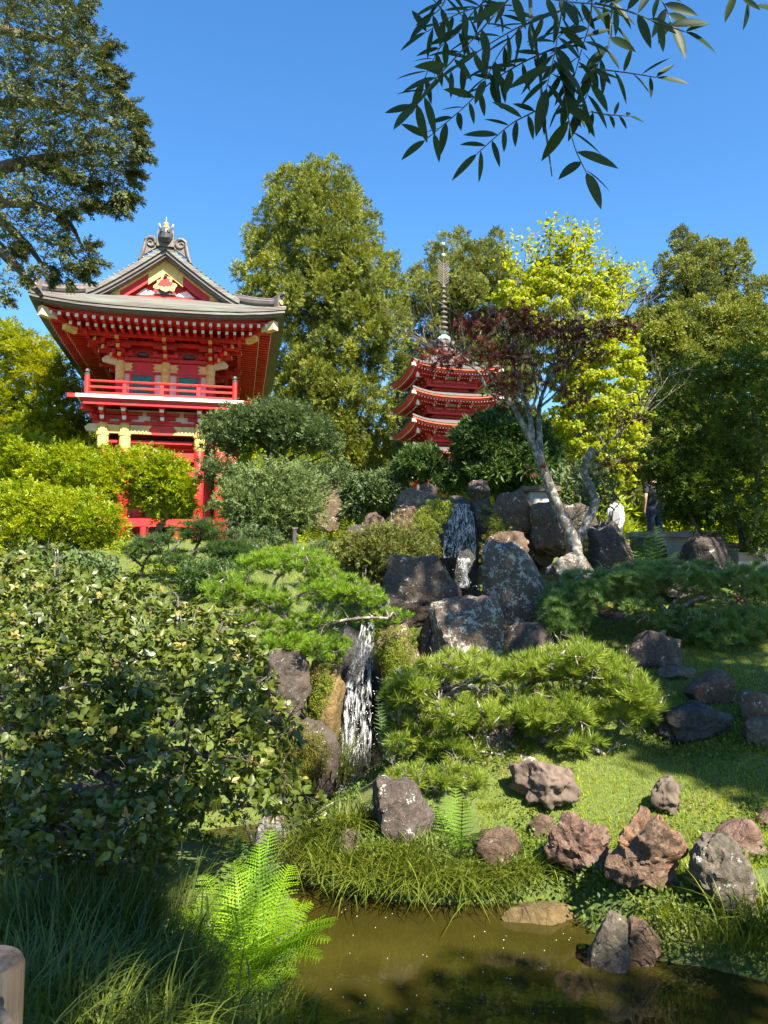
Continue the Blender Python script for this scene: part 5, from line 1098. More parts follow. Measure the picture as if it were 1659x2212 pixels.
# ------------------------------------------------------------------ ferns
def frond(base, tip, lift, width, pairs, tint, wp=.085, droop=.1, sub=7):
    """one fern frond: arching midrib with toothed pinnae on both sides"""
    b = np.array(base); t_ = np.array(tip); m_ = (b+t_)/2+np.array([0, 0, lift]); L = np.linalg.norm(m_-b)+np.linalg.norm(t_-m_)
    V = []; F = []; s_ = np.linspace(0, 1, pairs+3); P = (1-s_)[:, None]**2*b+2*((1-s_)*s_)[:, None]*m_+(s_**2)[:, None]*t_
    tg = unit(np.gradient(P, axis=0)); sd = np.cross(tg, UP); bad = np.linalg.norm(sd, axis=1) < .2; sd[bad] = [1, 0, 0]; sd = unit(sd); nm = unit(np.cross(sd, tg))
    for i in range(1, len(P)-1):                                    # midrib
        k = len(V); w_ = .004*(1-.7*s_[i]); V += [P[i-1]-sd[i]*w_, P[i-1]+sd[i]*w_, P[i]+sd[i]*w_, P[i]-sd[i]*w_]; F += [(k, k+1, k+2), (k, k+2, k+3)]
    for i in range(2, len(P)):
        t = s_[i]; pl = width*max(0, min(1, (t-.08)*3.2))*(1-t)**.55*1.25*(.93+.14*rng.random())
        if pl < .008: continue
        for sg in (-1, 1):
            dr = unit((sd[i]*sg*.9+tg[i]*.42+rng.normal(size=3)*.05)[None])[0]; fw = tg[i]; pw = .36*L/(pairs+3)
            for j in range(sub):
                a0 = j/sub; a1 = (j+1)/sub; q0 = P[i]+dr*pl*a0-UP*droop*pl*a0*a0; q1 = P[i]+dr*pl*a1-UP*droop*pl*a1*a1; ww = pw*(1-a0*.8)
                k = len(V); V += [q0, q1, q0+fw*ww+dr*pl*.07+nm[i]*.004, q0-fw*ww+dr*pl*.07+nm[i]*.004]; F += [(k, k+1, k+2), (k, k+3, k+1)]
    return np.array(V), np.array(F), np.full(len(V), tint)
def fern(base, d, tips, width, pairs, mat, label, lift=.12, name='fern', sub=7, group=None, spread=.35):
    if d < 7: d = GD(*base)
    B0 = D(*base, d); B0.z = min(B0.z, hz(B0.x, B0.y)+.05); root = thing(name, label, 'fern', tuple(B0), 0, group); pr = []
    for tp in tips:
        t_ = D(tp[0], tp[1], d+(tp[2] if len(tp) > 2 else rng.normal()*spread)); b = np.array(B0)+rng.normal(size=3)*np.array([.03, .03, .0]); pr.append(frond(b, t_, lift*(.7+.6*rng.random()), width*(.85+.3*rng.random()), pairs, rng.random()))
    leafobj('fronds', join(pr), mat, root); return root
fern((535,2125), 4.55, [(368,1990,-.1),(395,2055,-.2),(450,2145,-.35),(505,2175,-.4),(695,2075,-.2),(640,2115,-.3),(585,2140,-.4),(728,1990,-.15),(722,2000,-.3),(700,2010,-.2),(675,1950,.1),(715,2035,-.25),(628,1868,.25),(600,1905,.3),(560,1822,.4),(640,1945,.2),(690,2062,-.3),(650,2030,-.35),(505,1862,.3),(480,1905,.25),(430,1945,.2),(383,1965,.0),(400,2040,-.2),(470,2130,-.5),(540,1875,.35),(660,1975,.1),(560,1940,-.1),(500,1960,-.2),(620,2010,-.3),(575,2050,-.45),(440,1890,.35),(585,1790,.5)], .165, 27, L_fern, 'large glowing lime green fern at the pond edge in the foreground', .16)
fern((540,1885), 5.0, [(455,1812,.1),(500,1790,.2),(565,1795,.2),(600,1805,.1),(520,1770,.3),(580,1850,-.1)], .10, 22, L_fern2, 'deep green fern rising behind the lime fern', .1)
fern((990,1850), 6.6, [(985,1700,.1),(1020,1745),(1060,1790),(940,1745),(925,1800),(1035,1800),(1000,1720),(960,1720),(1010,1830,-.3),(975,1800,-.3)], .11, 14, leafmat('fern_mid', (.06, .14, .012), (.15, .26, .02), .4, .5), 'upright mid green fern in the middle of the bank grass', .1)
fern((1410,1985), 6.0, [(1375,1975),(1395,1940),(1420,1930),(1445,1950),(1450,1985),(1400,1960),(1380,2000,-.1)], .06, 14, L_fern3, 'small yellow fern on the bank edge under the orange rock', .06)
fern((835,1560), 8.4, [(815,1500),(825,1515),(830,1540),(850,1490)], .09, 14, L_fern2, 'fern fronds beside the lower waterfall left of the front pine', .06)
fern((670,1185), 13.2, [(640,1150),(660,1135),(690,1130),(705,1150),(715,1170),(650,1165),(680,1150)], .16, 14, L_fern3, 'yellow green fern by the garden lamp', .15, sub=5)
fern((745,1165), 12.8, [(720,1130),(740,1118),(765,1125),(775,1145),(730,1145)], .14, 14, L_fern3, 'yellow fern left of the lichened rock on the rockery', .15, sub=5)
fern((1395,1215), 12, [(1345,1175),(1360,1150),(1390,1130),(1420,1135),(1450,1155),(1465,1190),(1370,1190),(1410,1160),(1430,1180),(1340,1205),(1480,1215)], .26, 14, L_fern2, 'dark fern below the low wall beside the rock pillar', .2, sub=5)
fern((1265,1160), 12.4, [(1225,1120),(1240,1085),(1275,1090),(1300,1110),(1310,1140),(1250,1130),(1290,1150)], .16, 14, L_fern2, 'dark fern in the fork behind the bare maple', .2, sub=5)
fern((860,1125), 12.0, [(845,1095),(860,1088),(875,1098)], .06, 10, L_fern3, 'tiny yellow fern sprouting from the reddish rocks', .06, sub=4)

# ------------------------------------------------------------------ grasses
def blades(P, az, lean, L, wd, segs=4):
    """curved tapering blades rooted at P, bending towards az"""
    N = len(P); h = np.stack([np.cos(az), np.sin(az), 0*az], 1); s = np.stack([-np.sin(az), np.cos(az), 0*az], 1); V = []
    for i in range(segs+1):
        t = i/segs; q = P+h*(L*lean*t**1.6)[:, None]+UP*(L*(t-.55*lean*lean*t*t))[:, None]; w_ = (wd*(1-t)**.7)[:, None]
        if i < segs: V += [q-s*w_, q+s*w_]
        else: V.append(q)
    k = 2*segs+1; V = np.stack(V, 1); F = []
    for i in range(segs-1): F += [(2*i, 2*i+1, 2*i+3), (2*i, 2*i+3, 2*i+2)]
    F.append((2*segs-2, 2*segs-1, 2*segs)); F = np.array(F)
    return V.reshape(-1, 3), (F[None]+(np.arange(N)*k)[:, None, None]).reshape(-1, 3), np.repeat(rng.random(N), k)
def clump(label, name, x, y, d, n, spread, L, mat, lean=(.3, 1.1), wd=.004, group=None, bias=None, cat='grass clump'):
    if d < 9: d = GD(x, y)
    n = int(n*.7); c = D(x, y, d); gz = hz(c.x, c.y); gz = c.z if abs(c.z-gz) > .5 else max(gz, .03); root_at = np.array([c.x, c.y, gz])
    P = np.stack([rng.normal(size=n)*spread*.5, rng.normal(size=n)*spread*.4, np.zeros(n)], 1); az = np.arctan2(P[:, 1], P[:, 0])+rng.normal(size=n)*.8
    if bias is not None: az = np.where(rng.random(n) < .5, bias+rng.normal(size=n)*.7, az)
    V, F, t_ = blades(P, az, rng.uniform(lean[0], lean[1], n), L*(.55+.6*rng.random(n)), np.full(n, wd*1.5)*(.7+.6*rng.random(n)))
    o = link(name, tri_mesh(name, V, F, t_), mat, None, root_at); return tag(o, label, cat, group)
def lawn(n, box, mat, label, L, keep=None, wd=.0025, name='lawn_grass', smin=.06):
    xs = rng.uniform(box[0], box[1], n); ys = box[2]+(box[3]-box[2])*rng.random(n)**1.5; Q = np.stack([xs, ys], 1); s = pond_sd(Q); m = s > smin
    if keep is not None: m &= keep(xs, ys)
    Q = Q[m]; P = np.concatenate([Q, hts(Q)[:, None]-.005], 1); N = len(P)
    pat = .5+.5*np.sin(Q[:, 0]*4.1+np.sin(Q[:, 1]*3.3)*2)*np.cos(Q[:, 1]*3.7+Q[:, 0]); LL = L*(.45+.5*rng.random(N)+.5*pat*rng.random(N))
    V, F, t_ = blades(P, rng.uniform(0, 6.28, N), rng.uniform(.2, 1.3, N), LL, np.full(N, wd)*(.7+.6*rng.random(N)), 2)
    t_ = np.clip(.65*t_+.35*np.repeat(pat, len(t_)//N), 0, 1); tag(leafobj(name, (V, F, t_), mat), label, 'grass', kind='stuff')
lawn(190000, (.8, 8.5, 5.7, 12.5), L_lawn, 'short lawn grass on the sloping right bank', .05, wd=.0032)
lawn(60000, (-9, 1.2, 9.5, 22), L_lawn, 'short sunlit lawn grass behind the oak bush', .06, wd=.006)
# clover-like low leaves among the lawn
n = 26000; xs = rng.uniform(.9, 7, n); ys = rng.uniform(5.7, 11, n); Q = np.stack([xs, ys], 1); Q = Q[(pond_sd(Q) > .03)]; Q = Q[(np.sin(Q[:, 0]*2.3)+np.cos(Q[:, 1]*2.9)+rng.normal(size=len(Q))*.6) > .2]
P = np.concatenate([Q, hts(Q)[:, None]+.02+.02*rng.random((len(Q), 1))], 1); j = rng.normal(size=P.shape); j[:, 2] *= .25
tag(leafobj('clover', multi(SMALL, P, j, unit(UP+rng.normal(size=P.shape)*.35), .028*(.6+.8*rng.random(len(P))), rng.random(len(P))), L_creep), 'small clover leaves spotted through the lawn', 'ground cover', kind='stuff')
# low plants tucked round the bank rocks and boulders
Q = np.stack([rng.uniform(-.2, 5, 60000), rng.uniform(5.2, 8.2, 60000)], 1); near = np.zeros(len(Q), bool)
for V_, F_, o_ in TOPS:
    c_ = np.array(o_.location)[:2]; r_ = max(o_.dimensions.x, .2)*.5
    if 5 < c_[1] < 8.3: dd_ = np.linalg.norm(Q-c_, axis=1); near |= (dd_ > r_*.6) & (dd_ < r_*1.25+.06) & (rng.random(len(Q)) < .55)
Q = Q[near & (pond_sd(Q) > 0)]; P = np.concatenate([Q, hts(Q)[:, None]+.01+.07*rng.random((len(Q), 1))**1.5], 1); j = rng.normal(size=P.shape)
tag(leafobj('rock_edge_plants', multi(SMALL, P, j+UP*.5, unit(UP+rng.normal(size=P.shape)*.6), .034*(.5+.9*rng.random(len(P))), rng.random(len(P))), L_creep), 'small leaved plants crowding round the feet of the bank rocks', 'ground cover', kind='stuff')
# creeping plants on the pond banks
Q = np.stack([rng.uniform(-4, 6, 90000), rng.uniform(4.5, 10, 90000)], 1); s = pond_sd(Q); Q = Q[(s > -.10) & (s < .38)]; pat = np.sin(Q[:, 0]*3.1+1)+np.cos(Q[:, 0]*5.3+Q[:, 1]*2); Q = Q[(pat+rng.normal(size=len(Q))*.8) > -.5]
P = np.concatenate([Q, np.maximum(hts(Q)[:, None], .02)+.03+.06*rng.random((len(Q), 1))], 1); j = rng.normal(size=P.shape)
tag(leafobj('bank_creeper', multi(SMALL, P, j-UP*.3, unit(UP*.6+np.array([0, -.7, 0])+rng.normal(size=P.shape)*.5), .035*(.5+.9*rng.random(len(P))), rng.random(len(P))), L_creep), 'small leaved creeper hanging over the pond bank', 'ground cover', kind='stuff')
gg = 'tufts of grass along the far pond edge'
for i, (x, y, d, n, sp, L, mat, lab) in enumerate(((690,1860,6.6,520,.34,.34,L_grass2,'blue green drooping grass tuft at the left tip of the grassy point'),(760,1885,6.4,620,.36,.30,L_grass2,'drooping lime grass tuft below the small smooth stone'),(840,1905,6.3,620,.36,.30,L_grass2,'lime grass tuft trailing into the pond under the grey boulder'),(920,1915,6.25,620,.36,.31,L_grass2,'sunlit grass tuft at the water left of the upright fern'),(1000,1920,6.2,560,.34,.30,L_grass2,'yellowish grass tuft at the water below the upright fern'),(1075,1915,6.25,420,.30,.27,L_grass2,'short grass tuft at the water below the flat faced stone'),(760,1790,7.3,420,.3,.36,L_grass2,'tall grass tuft in front of the plunge pool channel'),(700,1810,7.0,420,.3,.34,L_grass2,'arching grass tuft on the left rear of the grassy point'),(880,1860,6.5,380,.3,.26,L_grass2,'grass tuft against the grey boulder foot'),(1150,1890,6.35,260,.25,.22,L_grass2,'thin grass tuft beside the red veined rock'))):
    clump(lab, 'grass_tuft', x, y, d, n, sp, L, mat, group=gg, bias=-1.6, lean=(.5, 1.45))
for (x, y, d, n, sp, L, lab) in ((1600,2060,5.7,300,.4,.16,'long bank grass drooping at the right edge of the pond'),(1660,2050,6.0,420,.35,.4,'long bank grass at the right frame edge above the pond'),(1540,2020,5.8,240,.35,.14,'short grass beneath the grey pitted rock'),(1470,2000,5.95,200,.3,.13,'short grass between the yellow fern and the grey pitted rock'),(1490,1900,6.5,200,.2,.12,'grass growing against the right of the orange rock'),(1660,1960,6.3,220,.25,.2,'grass behind the right end of the bank')):
    clump(lab, 'grass_tuft', x, y, d, n, sp, L, L_grass2, group='tufts of grass at the right bank', bias=-1.6)
for (x, y, d, n, sp, L, lab) in ((690,1690,8.2,700,.42,.62,'big fountain of dark grass left of the plunge pool'),(640,1640,8.6,420,.35,.5,'dark arching grass below the mossy ochre rock'),(725,1650,8.7,300,.3,.45,'dark grass hanging beside the lower waterfall spray')):
    clump(lab, 'grass_tuft', x, y, d, n, sp, L, leafmat('blade_mid', (.03, .055, .01), (.10, .12, .02), .3, .45), (.5, 1.3), .005, 'dark grass beside the lower waterfall')
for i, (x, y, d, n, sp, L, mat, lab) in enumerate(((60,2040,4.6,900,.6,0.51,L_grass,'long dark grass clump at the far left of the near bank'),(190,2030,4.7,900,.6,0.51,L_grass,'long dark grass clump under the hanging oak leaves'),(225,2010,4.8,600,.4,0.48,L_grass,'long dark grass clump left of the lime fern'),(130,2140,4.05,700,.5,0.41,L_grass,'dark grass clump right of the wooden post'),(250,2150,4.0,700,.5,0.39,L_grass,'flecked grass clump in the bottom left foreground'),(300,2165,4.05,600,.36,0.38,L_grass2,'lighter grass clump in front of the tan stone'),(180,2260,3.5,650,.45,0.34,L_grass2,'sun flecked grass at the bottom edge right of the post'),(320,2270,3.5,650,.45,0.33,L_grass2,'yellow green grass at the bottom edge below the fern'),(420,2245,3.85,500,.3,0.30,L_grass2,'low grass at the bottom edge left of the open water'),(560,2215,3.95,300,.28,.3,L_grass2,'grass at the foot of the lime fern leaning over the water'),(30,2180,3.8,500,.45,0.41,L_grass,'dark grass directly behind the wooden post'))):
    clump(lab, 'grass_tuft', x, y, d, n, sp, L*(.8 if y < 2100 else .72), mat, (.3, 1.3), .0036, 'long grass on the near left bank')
# ------------------------------------------------------------------ moss
def moss(poly, d, mat, label, sz=.03, dens=900, thick=.12, r=16, sp=12, T=SMALL, name='moss_cushion', fine=True):
    c, rr = crown(poly, d, thick, r, sp, 1); sz, dens = (.017, 3600) if fine else (sz, dens); p, dd, idx = on_clumps(c, rr, dens, .9, .88); N = len(p); ax = unit(np.cross(dd, rng.normal(size=(N, 3)))-UP*.5); V, F, t_ = multi(T, p, ax, unit(dd+rng.normal(size=(N, 3))*.35), sz*(.6+.8*rng.random(N)), tints(idx, len(c), .35))
    o = np.array([c[:, 0].mean(), c[:, 1].mean(), V[:, 2].min()]); ob = link(name, tri_mesh(name, V-o, F, t_), mat, None, o); tag(ob, label, 'moss'); return ob
moss([(890,1110),(930,1078),(965,1078),(985,1075),(980,1100),(955,1140),(940,1175),(905,1180),(880,1150)], 11.95, L_moss, 'bright green mossy mat draped left of the upper cascade', .045, 420, .2, 14)
moss([(930,1170),(950,1165),(955,1200),(940,1215),(920,1225),(912,1205)], 11.6, L_moss2, 'golden olive moss cushion below the green mat left of the cascade', .03, 800, .12, 13)
moss([(1045,1092),(1070,1105),(1100,1135),(1108,1165),(1070,1172),(1050,1150),(1042,1115)], 12.0, L_moss, 'bright green moss right of the upper cascade', .04, 520, .15, 13)
moss([(1036,1185),(1070,1185),(1062,1215),(1046,1230),(1036,1220)], 11.1, L_moss, 'small vivid moss patch under the smooth brown boulder', .025, 1100, .08, 9)
moss([(1030,1170),(1045,1150),(1075,1140),(1110,1138),(1080,1152),(1050,1168),(1040,1190)], 11.1, L_moss2, 'thin golden moss rim on the smooth brown boulder', .022, 1000, .08, 7)
moss([(1005,1070),(1035,1058),(1058,1070),(1040,1085),(1008,1088)], 12.9, L_moss2, 'olive moss cap at the head of the cascade', .03, 700, .12, 10)
moss([(808,1360),(850,1350),(890,1355),(900,1400),(880,1470),(850,1490),(825,1440),(805,1410)], 9.75, L_moss, 'hanging green moss curtain right of the lower waterfall', .03, 620, .16, 15)
moss([(835,1470),(865,1460),(885,1500),(880,1560),(845,1560)], 9.6, leafmat('moss_deep', (.02, .05, .008), (.05, .09, .015), .2, .8), 'dark wet moss low on the right of the waterfall', .025, 700, .12, 12)
moss([(668,1440),(690,1420),(720,1430),(725,1480),(705,1520),(685,1580),(662,1590),(668,1520)], 9.3, L_moss, 'glowing yellow moss on the ochre rock left of the waterfall', .028, 1700, .08, 11)
moss([(600,1600),(640,1560),(690,1570),(715,1620),(700,1680),(640,1690),(605,1660)], 8.6, L_moss2, 'olive moss covering the mound beside the plunge pool', .025, 700, .14, 16)
moss([(690,1425),(720,1412),(745,1425),(720,1440)], 9.2, L_moss, 'sunlit moss lip under the bright pine', .02, 1000, .06, 8)
# shrub with pink flowers at the right edge
az, ac, ar = tree('azalea', 'pink flowering shrub half hidden at the right edge behind the pine', 'shrub', [(1570,1260),(1620,1245),(1690,1250),(1690,1330),(1590,1330)], 11.4, .5, 17, 16, SMALL, .045, 260, 'leaf', L_creep, B_brown, .02, 6, 2, None, .8, .4)
k = rng.choice(len(ac), min(9, len(ac)), replace=False); fp = np.repeat(ac[k]+np.array([0, -.16, .06]), 7, 0)+rng.normal(size=(7*len(k), 3))*.03; leafobj('flowers', multi(SMALL, fp, rng.normal(size=fp.shape), unit(rng.normal(size=fp.shape)), .05, rng.random(len(fp))), leafmat('pink', (.5, .04, .08), (.7, .10, .16), .3), az)

# ------------------------------------------------------------------ falling water
def fallmat():
    m, n, l, b = newmat('white_water'); b.inputs['Base Color'].default_value = (.75, .78, .82, 1); b.inputs['Roughness'].default_value = .25; b.inputs['Specular IOR Level'].default_value = .6
    tr = n.new('ShaderNodeBsdfTransparent'); mx = n.new('ShaderNodeMixShader'); f = ntex(n, l, 16, 5, .7, stretch=(1.8, 1.8, .28)); l.new(ramp(n, l, f, [(.47, (.0, .0, .0)), (.70, (.70, .70, .70))]), mx.inputs[0])
    l.new(tr.outputs[0], mx.inputs[1]); l.new(b.outputs[0], mx.inputs[2]); l.new(mx.outputs[0], n['Material Output'].inputs[0]); return m
M_fall = fallmat(); M_strand = newmat('water_strand')[0]; sn_ = M_strand.node_tree; sb_ = sn_.nodes['Principled BSDF']; sb_.inputs['Base Color'].default_value = (.7, .74, .8, 1); sb_.inputs['Roughness'].default_value = .1; sb_.inputs['Alpha'].default_value = .42; M_drop = paint('water_drop', (.8, .83, .86), .15, .03, 2, .6, 0)
def waterfall(label, rows, d, n_str, n_drop, seed, out=.25):
    r = np.random.default_rng(seed); n_str = int(n_str*2.2); x0, x1, y, _ = rows[-1]; b = D((x0+x1)/2, y, d-out); root = thing('waterfall', label, 'waterfall', tuple(b)); top = rows[0][2]; bot = rows[-1][2]
    ys = [q[2] for q in rows]
    def at(s, t):
        yy = top+(bot-top)*t; a = np.interp(yy, ys, [q[0] for q in rows]); c = np.interp(yy, ys, [q[1] for q in rows]); return D(a+(c-a)*s, yy, d-out*t**.6+np.interp(yy, ys, [q[3] for q in rows]))
    mb = MB()
    for i in range(n_str):
        s = r.random(); s = min(1, max(0, .5+r.normal()*.24)); t0 = r.uniform(0, .93); t1 = min(1, t0+r.uniform(.04, .17)); L = []; w_ = r.uniform(.0015, .0042)
        for t in np.linspace(t0, t1, 9): s2 = s+.06*math.sin(t*11+i)+.035*math.sin(t*29+2*i); L.append(at(min(1, max(0, s2)), t)+Vector((0, r.normal()*.015, 0)))
        mb.tube(L, [w_*(.3+.9*math.sin(math.pi*(j+.5)/9))*(1+.5*r.normal()*.5) for j in range(9)], 5)
    mb.build('water_strands', M_strand, root, True)
    G_ = [[at(s, t)+Vector((0, .03+.02*math.sin(s*15+t*9), 0)) for s in np.linspace(-.05, 1.05, 12)] for t in np.linspace(0, 1, 26)]; MB().grid(G_).build('water_sheet', M_fall, root, True)
    bm = bmesh.new(); bmesh.ops.create_icosphere(bm, subdivisions=1, radius=1); IV = np.array([v.co[:] for v in bm.verts]); IF = np.array([[v.index for v in f.verts] for f in bm.faces]); bm.free()
    P = np.array([list(at(r.normal()*.42+.5, r.random()**.7)) for _ in range(n_drop)])+r.normal(size=(n_drop, 3))*np.array([.035, .05, .02]); V, F, t_ = scatter((IV, IF), P, np.tile(UP, (n_drop, 1)), np.tile([1., 0, 0], (n_drop, 1)), .0018+.0045*r.random(n_drop)**2.5, r.random(n_drop))
    o = leafobj('water_drops', (V, F, t_), M_drop, root); o['kind'] = 'stuff'; return root
waterfall('tall narrow white waterfall dropping into the pond channel', [(783,808,1345,0),(770,806,1400,0),(750,800,1480,0),(742,800,1580,0),(738,796,1690,0)], 10.0, 30, 420, 5, .32)
waterfall('small upper cascade spilling over black rock at the top of the rockery', [(983,1012,1088,0),(972,1022,1120,0),(960,1026,1170,0),(962,1024,1205,0)], 12.35, 26, 200, 6, .2)
waterfall('thin trickle below the upper cascade running between dark boulders', [(990,1016,1205,0),(996,1010,1235,0),(995,1018,1270,0)], 11.5, 22, 80, 7, .08)
fo = MB()
for i in range(150):
    x, y = G0(768+rng.normal()*24, 1697+rng.normal()*10); r_ = rng.uniform(.01, .045); fo.prism([(r_*math.cos(a)*(.7+.3*rng.random()), r_*math.sin(a)) for a in np.linspace(0, 5.6, 8)], (x, y-.05, .003+.0002*i), (1, 0, 0), (0, 1, 0), (0, 0, .003))
tag(fo.build('foam', M_fall), 'white foam where the waterfall meets the pond', 'foam', kind='stuff')

# ------------------------------------------------------------------ people at the top of the garden
def skin(name, J, E, rad, mat, parent, root=0, sub=2):
    bm = bmesh.new(); sk = bm.verts.layers.skin.verify(); vs = [bm.verts.new(j) for j in J]
    for a, b in E: bm.edges.new((vs[a], vs[b]))
    for i, v in enumerate(vs):
        r_ = rad[i]; v[sk].radius = (r_, r_) if not hasattr(r_, '__len__') else r_; v[sk].use_root = i == root
    me = bpy.data.meshes.new(name); bm.to_mesh(me); bm.free(); o = link(name, me, mat, parent); m = o.modifiers.new('skin', 'SKIN'); m.use_smooth_shade = True; s = o.modifiers.new('sub', 'SUBSURF'); s.levels = sub; s.render_levels = sub; return o
M_skin = paint('skin', (.42, .25, .17), .5, .1); M_hoodie = paint('white_cotton', (.72, .70, .66), .85, .12, 9); M_black = paint('black_cotton', (.018, .02, .024), .85, .3, 6); M_jean = paint('denim', (.03, .045, .085), .85, .3, 8); M_hair = paint('black_hair', (.012, .010, .010), .5, .3, 12); M_pack = paint('grey_nylon', (.16, .16, .17), .6, .2)
def person(label, loc, rz, H, top, legs, sleeve, bag=False, hood=False):
    g = thing('person', label, 'person', loc, rz); s = H/1.75
    def S(p): return tuple(c*s for c in p)
    arms = lambda k: [(k*.19, .01, 1.42), (k*.235, .03, 1.14), (k*.215, -.06, .90)]
    J = [(0, 0, .95), (0, 0, 1.12), (0, .0, 1.30), (0, .0, 1.44), (0, -.01, 1.53), (0, -.02, 1.62), (0, -.015, 1.70)]; E = [(0, 1), (1, 2), (2, 3), (3, 4), (4, 5), (5, 6)]; Rr = [(.15, .11), (.14, .10), (.165, .11), (.12, .085), .052, (.075, .092), (.068, .08)]
    for k in (-1, 1):
        b = len(J); J += [(k*.10, 0, .88), (k*.105, -.015, .50), (k*.11, .03, .09), (k*.115, -.11, .03)]; E += [(0, b), (b, b+1), (b+1, b+2), (b+2, b+3)]; Rr += [.085, .056, .04, .035]
        b = len(J); J += arms(k); E += [(3, b), (b, b+1), (b+1, b+2)]; Rr += [.055, .04, .028]
        w_ = b+2; p = len(J); J.append((k*.21, -.075, .84)); E.append((w_, p)); Rr.append((.034, .018))
        for f in range(4): q = len(J); J += [(k*(.21-.004*f)+.0, -.105+.018*f+.0, .80), (k*(.205-.004*f), -.10+.018*f, .755-.006*(f % 2))]; E += [(p, q), (q, q+1)]; Rr += [.0085, .007]
        q = len(J); J += [(k*.19, -.11, .83), (k*.185, -.115, .795)]; E += [(p, q), (q, q+1)]; Rr += [.009, .0075]
    skin('body', [S(j) for j in J], E, [tuple(x*s for x in r_) if hasattr(r_, '__len__') else r_*s for r_ in Rr], M_skin, g)
    f = MB()
    for k in (-1, 1): f.lathe([(0, -.012), (.011, 0), (0, .012)], S((k*.03, -.108, 1.645)), 6)
    f.build('eyes', M_hair, g, True, local=True); n_ = MB(); n_.tube([S((0, -.10, 1.65)), S((0, -.135, 1.61)), S((0, -.11, 1.60))], [.008, .016, .01], 6)
    for k in (-1, 1): n_.lathe([(0, -.03), (.014, -.015), (.016, .015), (0, .03)], S((k*.083, .0, 1.63)), 6)
    n_.build('nose_and_ears', M_skin, g, True, local=True); mo = MB(); mo.tube([S((-.022, -.105, 1.575)), S((0, -.112, 1.573)), S((.022, -.105, 1.575))], .005, 5); mo.build('mouth', M_pack, g, True, local=True)
    hv = MB(); hv.grid([[S((.092*math.cos(a)*math.sin(e), .012+(.108 if math.sin(a) > 0 else .085)*math.sin(a)*math.sin(e), 1.665+.108*math.cos(e)-(.05*max(0, math.sin(a)) if e > 1.4 else 0))) for a in np.linspace(0, 2*math.pi, 19)] for e in np.linspace(.02, 1.75, 9)]); hv.build('hair', M_hair, g, True, local=True)
    J = [(0, 0, .80), (0, 0, 1.08), (0, .0, 1.30), (0, .0, 1.43), (0, 0, 1.485)]; E = [(0, 1), (1, 2), (2, 3), (3, 4)]; Rr = [(.19, .14), (.18, .135), (.19, .135), (.14, .10), (.065, .06)]
    for k in (-1, 1):
        b = len(J); A = arms(k); J += [A[0]]; E += [(3, b)]; Rr += [.075]
        e1 = tuple(A[0][i]+(A[1][i]-A[0][i])*(.75 if sleeve == 'short' else 1) for i in range(3)); J += [e1]; E += [(b, b+1)]; Rr += [.062]
        if sleeve != 'short': J += [tuple(A[1][i]+(A[2][i]-A[1][i])*.93 for i in range(3))]; E += [(b+1, b+2)]; Rr += [.045]
    skin('hoodie' if hood else 't_shirt', [S(j) for j in J], E, [tuple(x*s for x in r_) if hasattr(r_, '__len__') else r_*s for r_ in Rr], top, g)
    J = [(0, 0, 1.04), (0, 0, .90)]; E = [(0, 1)]; Rr = [(.17, .12), (.165, .12)]
    for k in (-1, 1): b = len(J); J += [(k*.10, 0, .82), (k*.105, -.015, .50), (k*.11, .03, .10)]; E += [(1, b), (b, b+1), (b+1, b+2)]; Rr += [.105, .075, .065]
    skin('trousers', [S(j) for j in J], E, [tuple(x*s for x in r_) if hasattr(r_, '__len__') else r_*s for r_ in Rr], legs, g)
    if hood: skin('hood', [S((-.09, .06, 1.48)), S((0, .13, 1.44)), S((.09, .06, 1.48)), S((.06, -.05, 1.47)), S((-.06, -.05, 1.47))], [(0, 1), (1, 2), (2, 3), (0, 4)], [.05*s, .06*s, .05*s, .035*s, .035*s], top, g, 1)
    if bag:
        bg_ = thing('shoulder_bag', 'small grey bag worn by the person in the white hoodie', 'bag', tuple(g.matrix_basis @ Vector(S((.24, .17, .98)))), rz)
        q = MB(); q.prism([(-.11, 0), (.11, 0), (.13, .2), (.09, .30), (-.09, .30), (-.13, .2)], (0, -.06, 0), (1, 0, 0), (0, 0, 1), (0, .13, 0)); q.build('bag_body', M_pack, bg_, local=True)
        q = MB(); q.tube([(.08, .0, .28), (-.05, .02, .40), (-.22, -.02, .50), (-.30, -.10, .52)], .014, 6); q.build('strap', M_black, bg_, local=True)
    return g
pA = D(1330, 1150, 18); person('person in a white hoodie with short black hair seen from behind above the rocks', (pA.x, 18, 2.95), R(212), 1.66, M_hoodie, M_jean, 'long', True, True)
pB = D(1416, 1150, 15.4); person('person in a dark t-shirt and jeans with bare forearm half hidden by the hinoki', (pB.x, 15.4, hz(pB.x, 15.4)), R(195), 1.62, M_black, M_jean, 'short')

# ------------------------------------------------------------------ walls, lamp, pedestal, stump, post
M_conc = paint('pale_concrete', (.34, .33, .32), .85, .25, 4)
a = D(1365, 1150, 14.0); b = D(1540, 1152, 14.0); z1 = D(1450, 1150, 14).z
wm = MB(); wm.box(a.x, b.x, 13.85, 14.15, hz(4, 14)-.3, z1-.1); wm.box(a.x-.05, b.x+.05, 13.78, 14.22, z1-.1, z1); wm.build_thing('low_wall', M_conc, 'low pale grey wall with a flat coping below the two visitors', 'wall')
a = D(1575, 1195, 12.6); b = D(1640, 1232, 12.6); sm = MB(); sm.box(a.x, b.x, 12.3, 12.9, b.z-.5, a.z-.15); sm.box(a.x+.2, b.x+.4, 12.7, 13.3, b.z-.3, a.z+.02); sm.build_thing('stone_steps', paint('tan_stone', (.40, .32, .25), .85, .2), 'tan stone steps under the right hinoki trunk', 'steps')
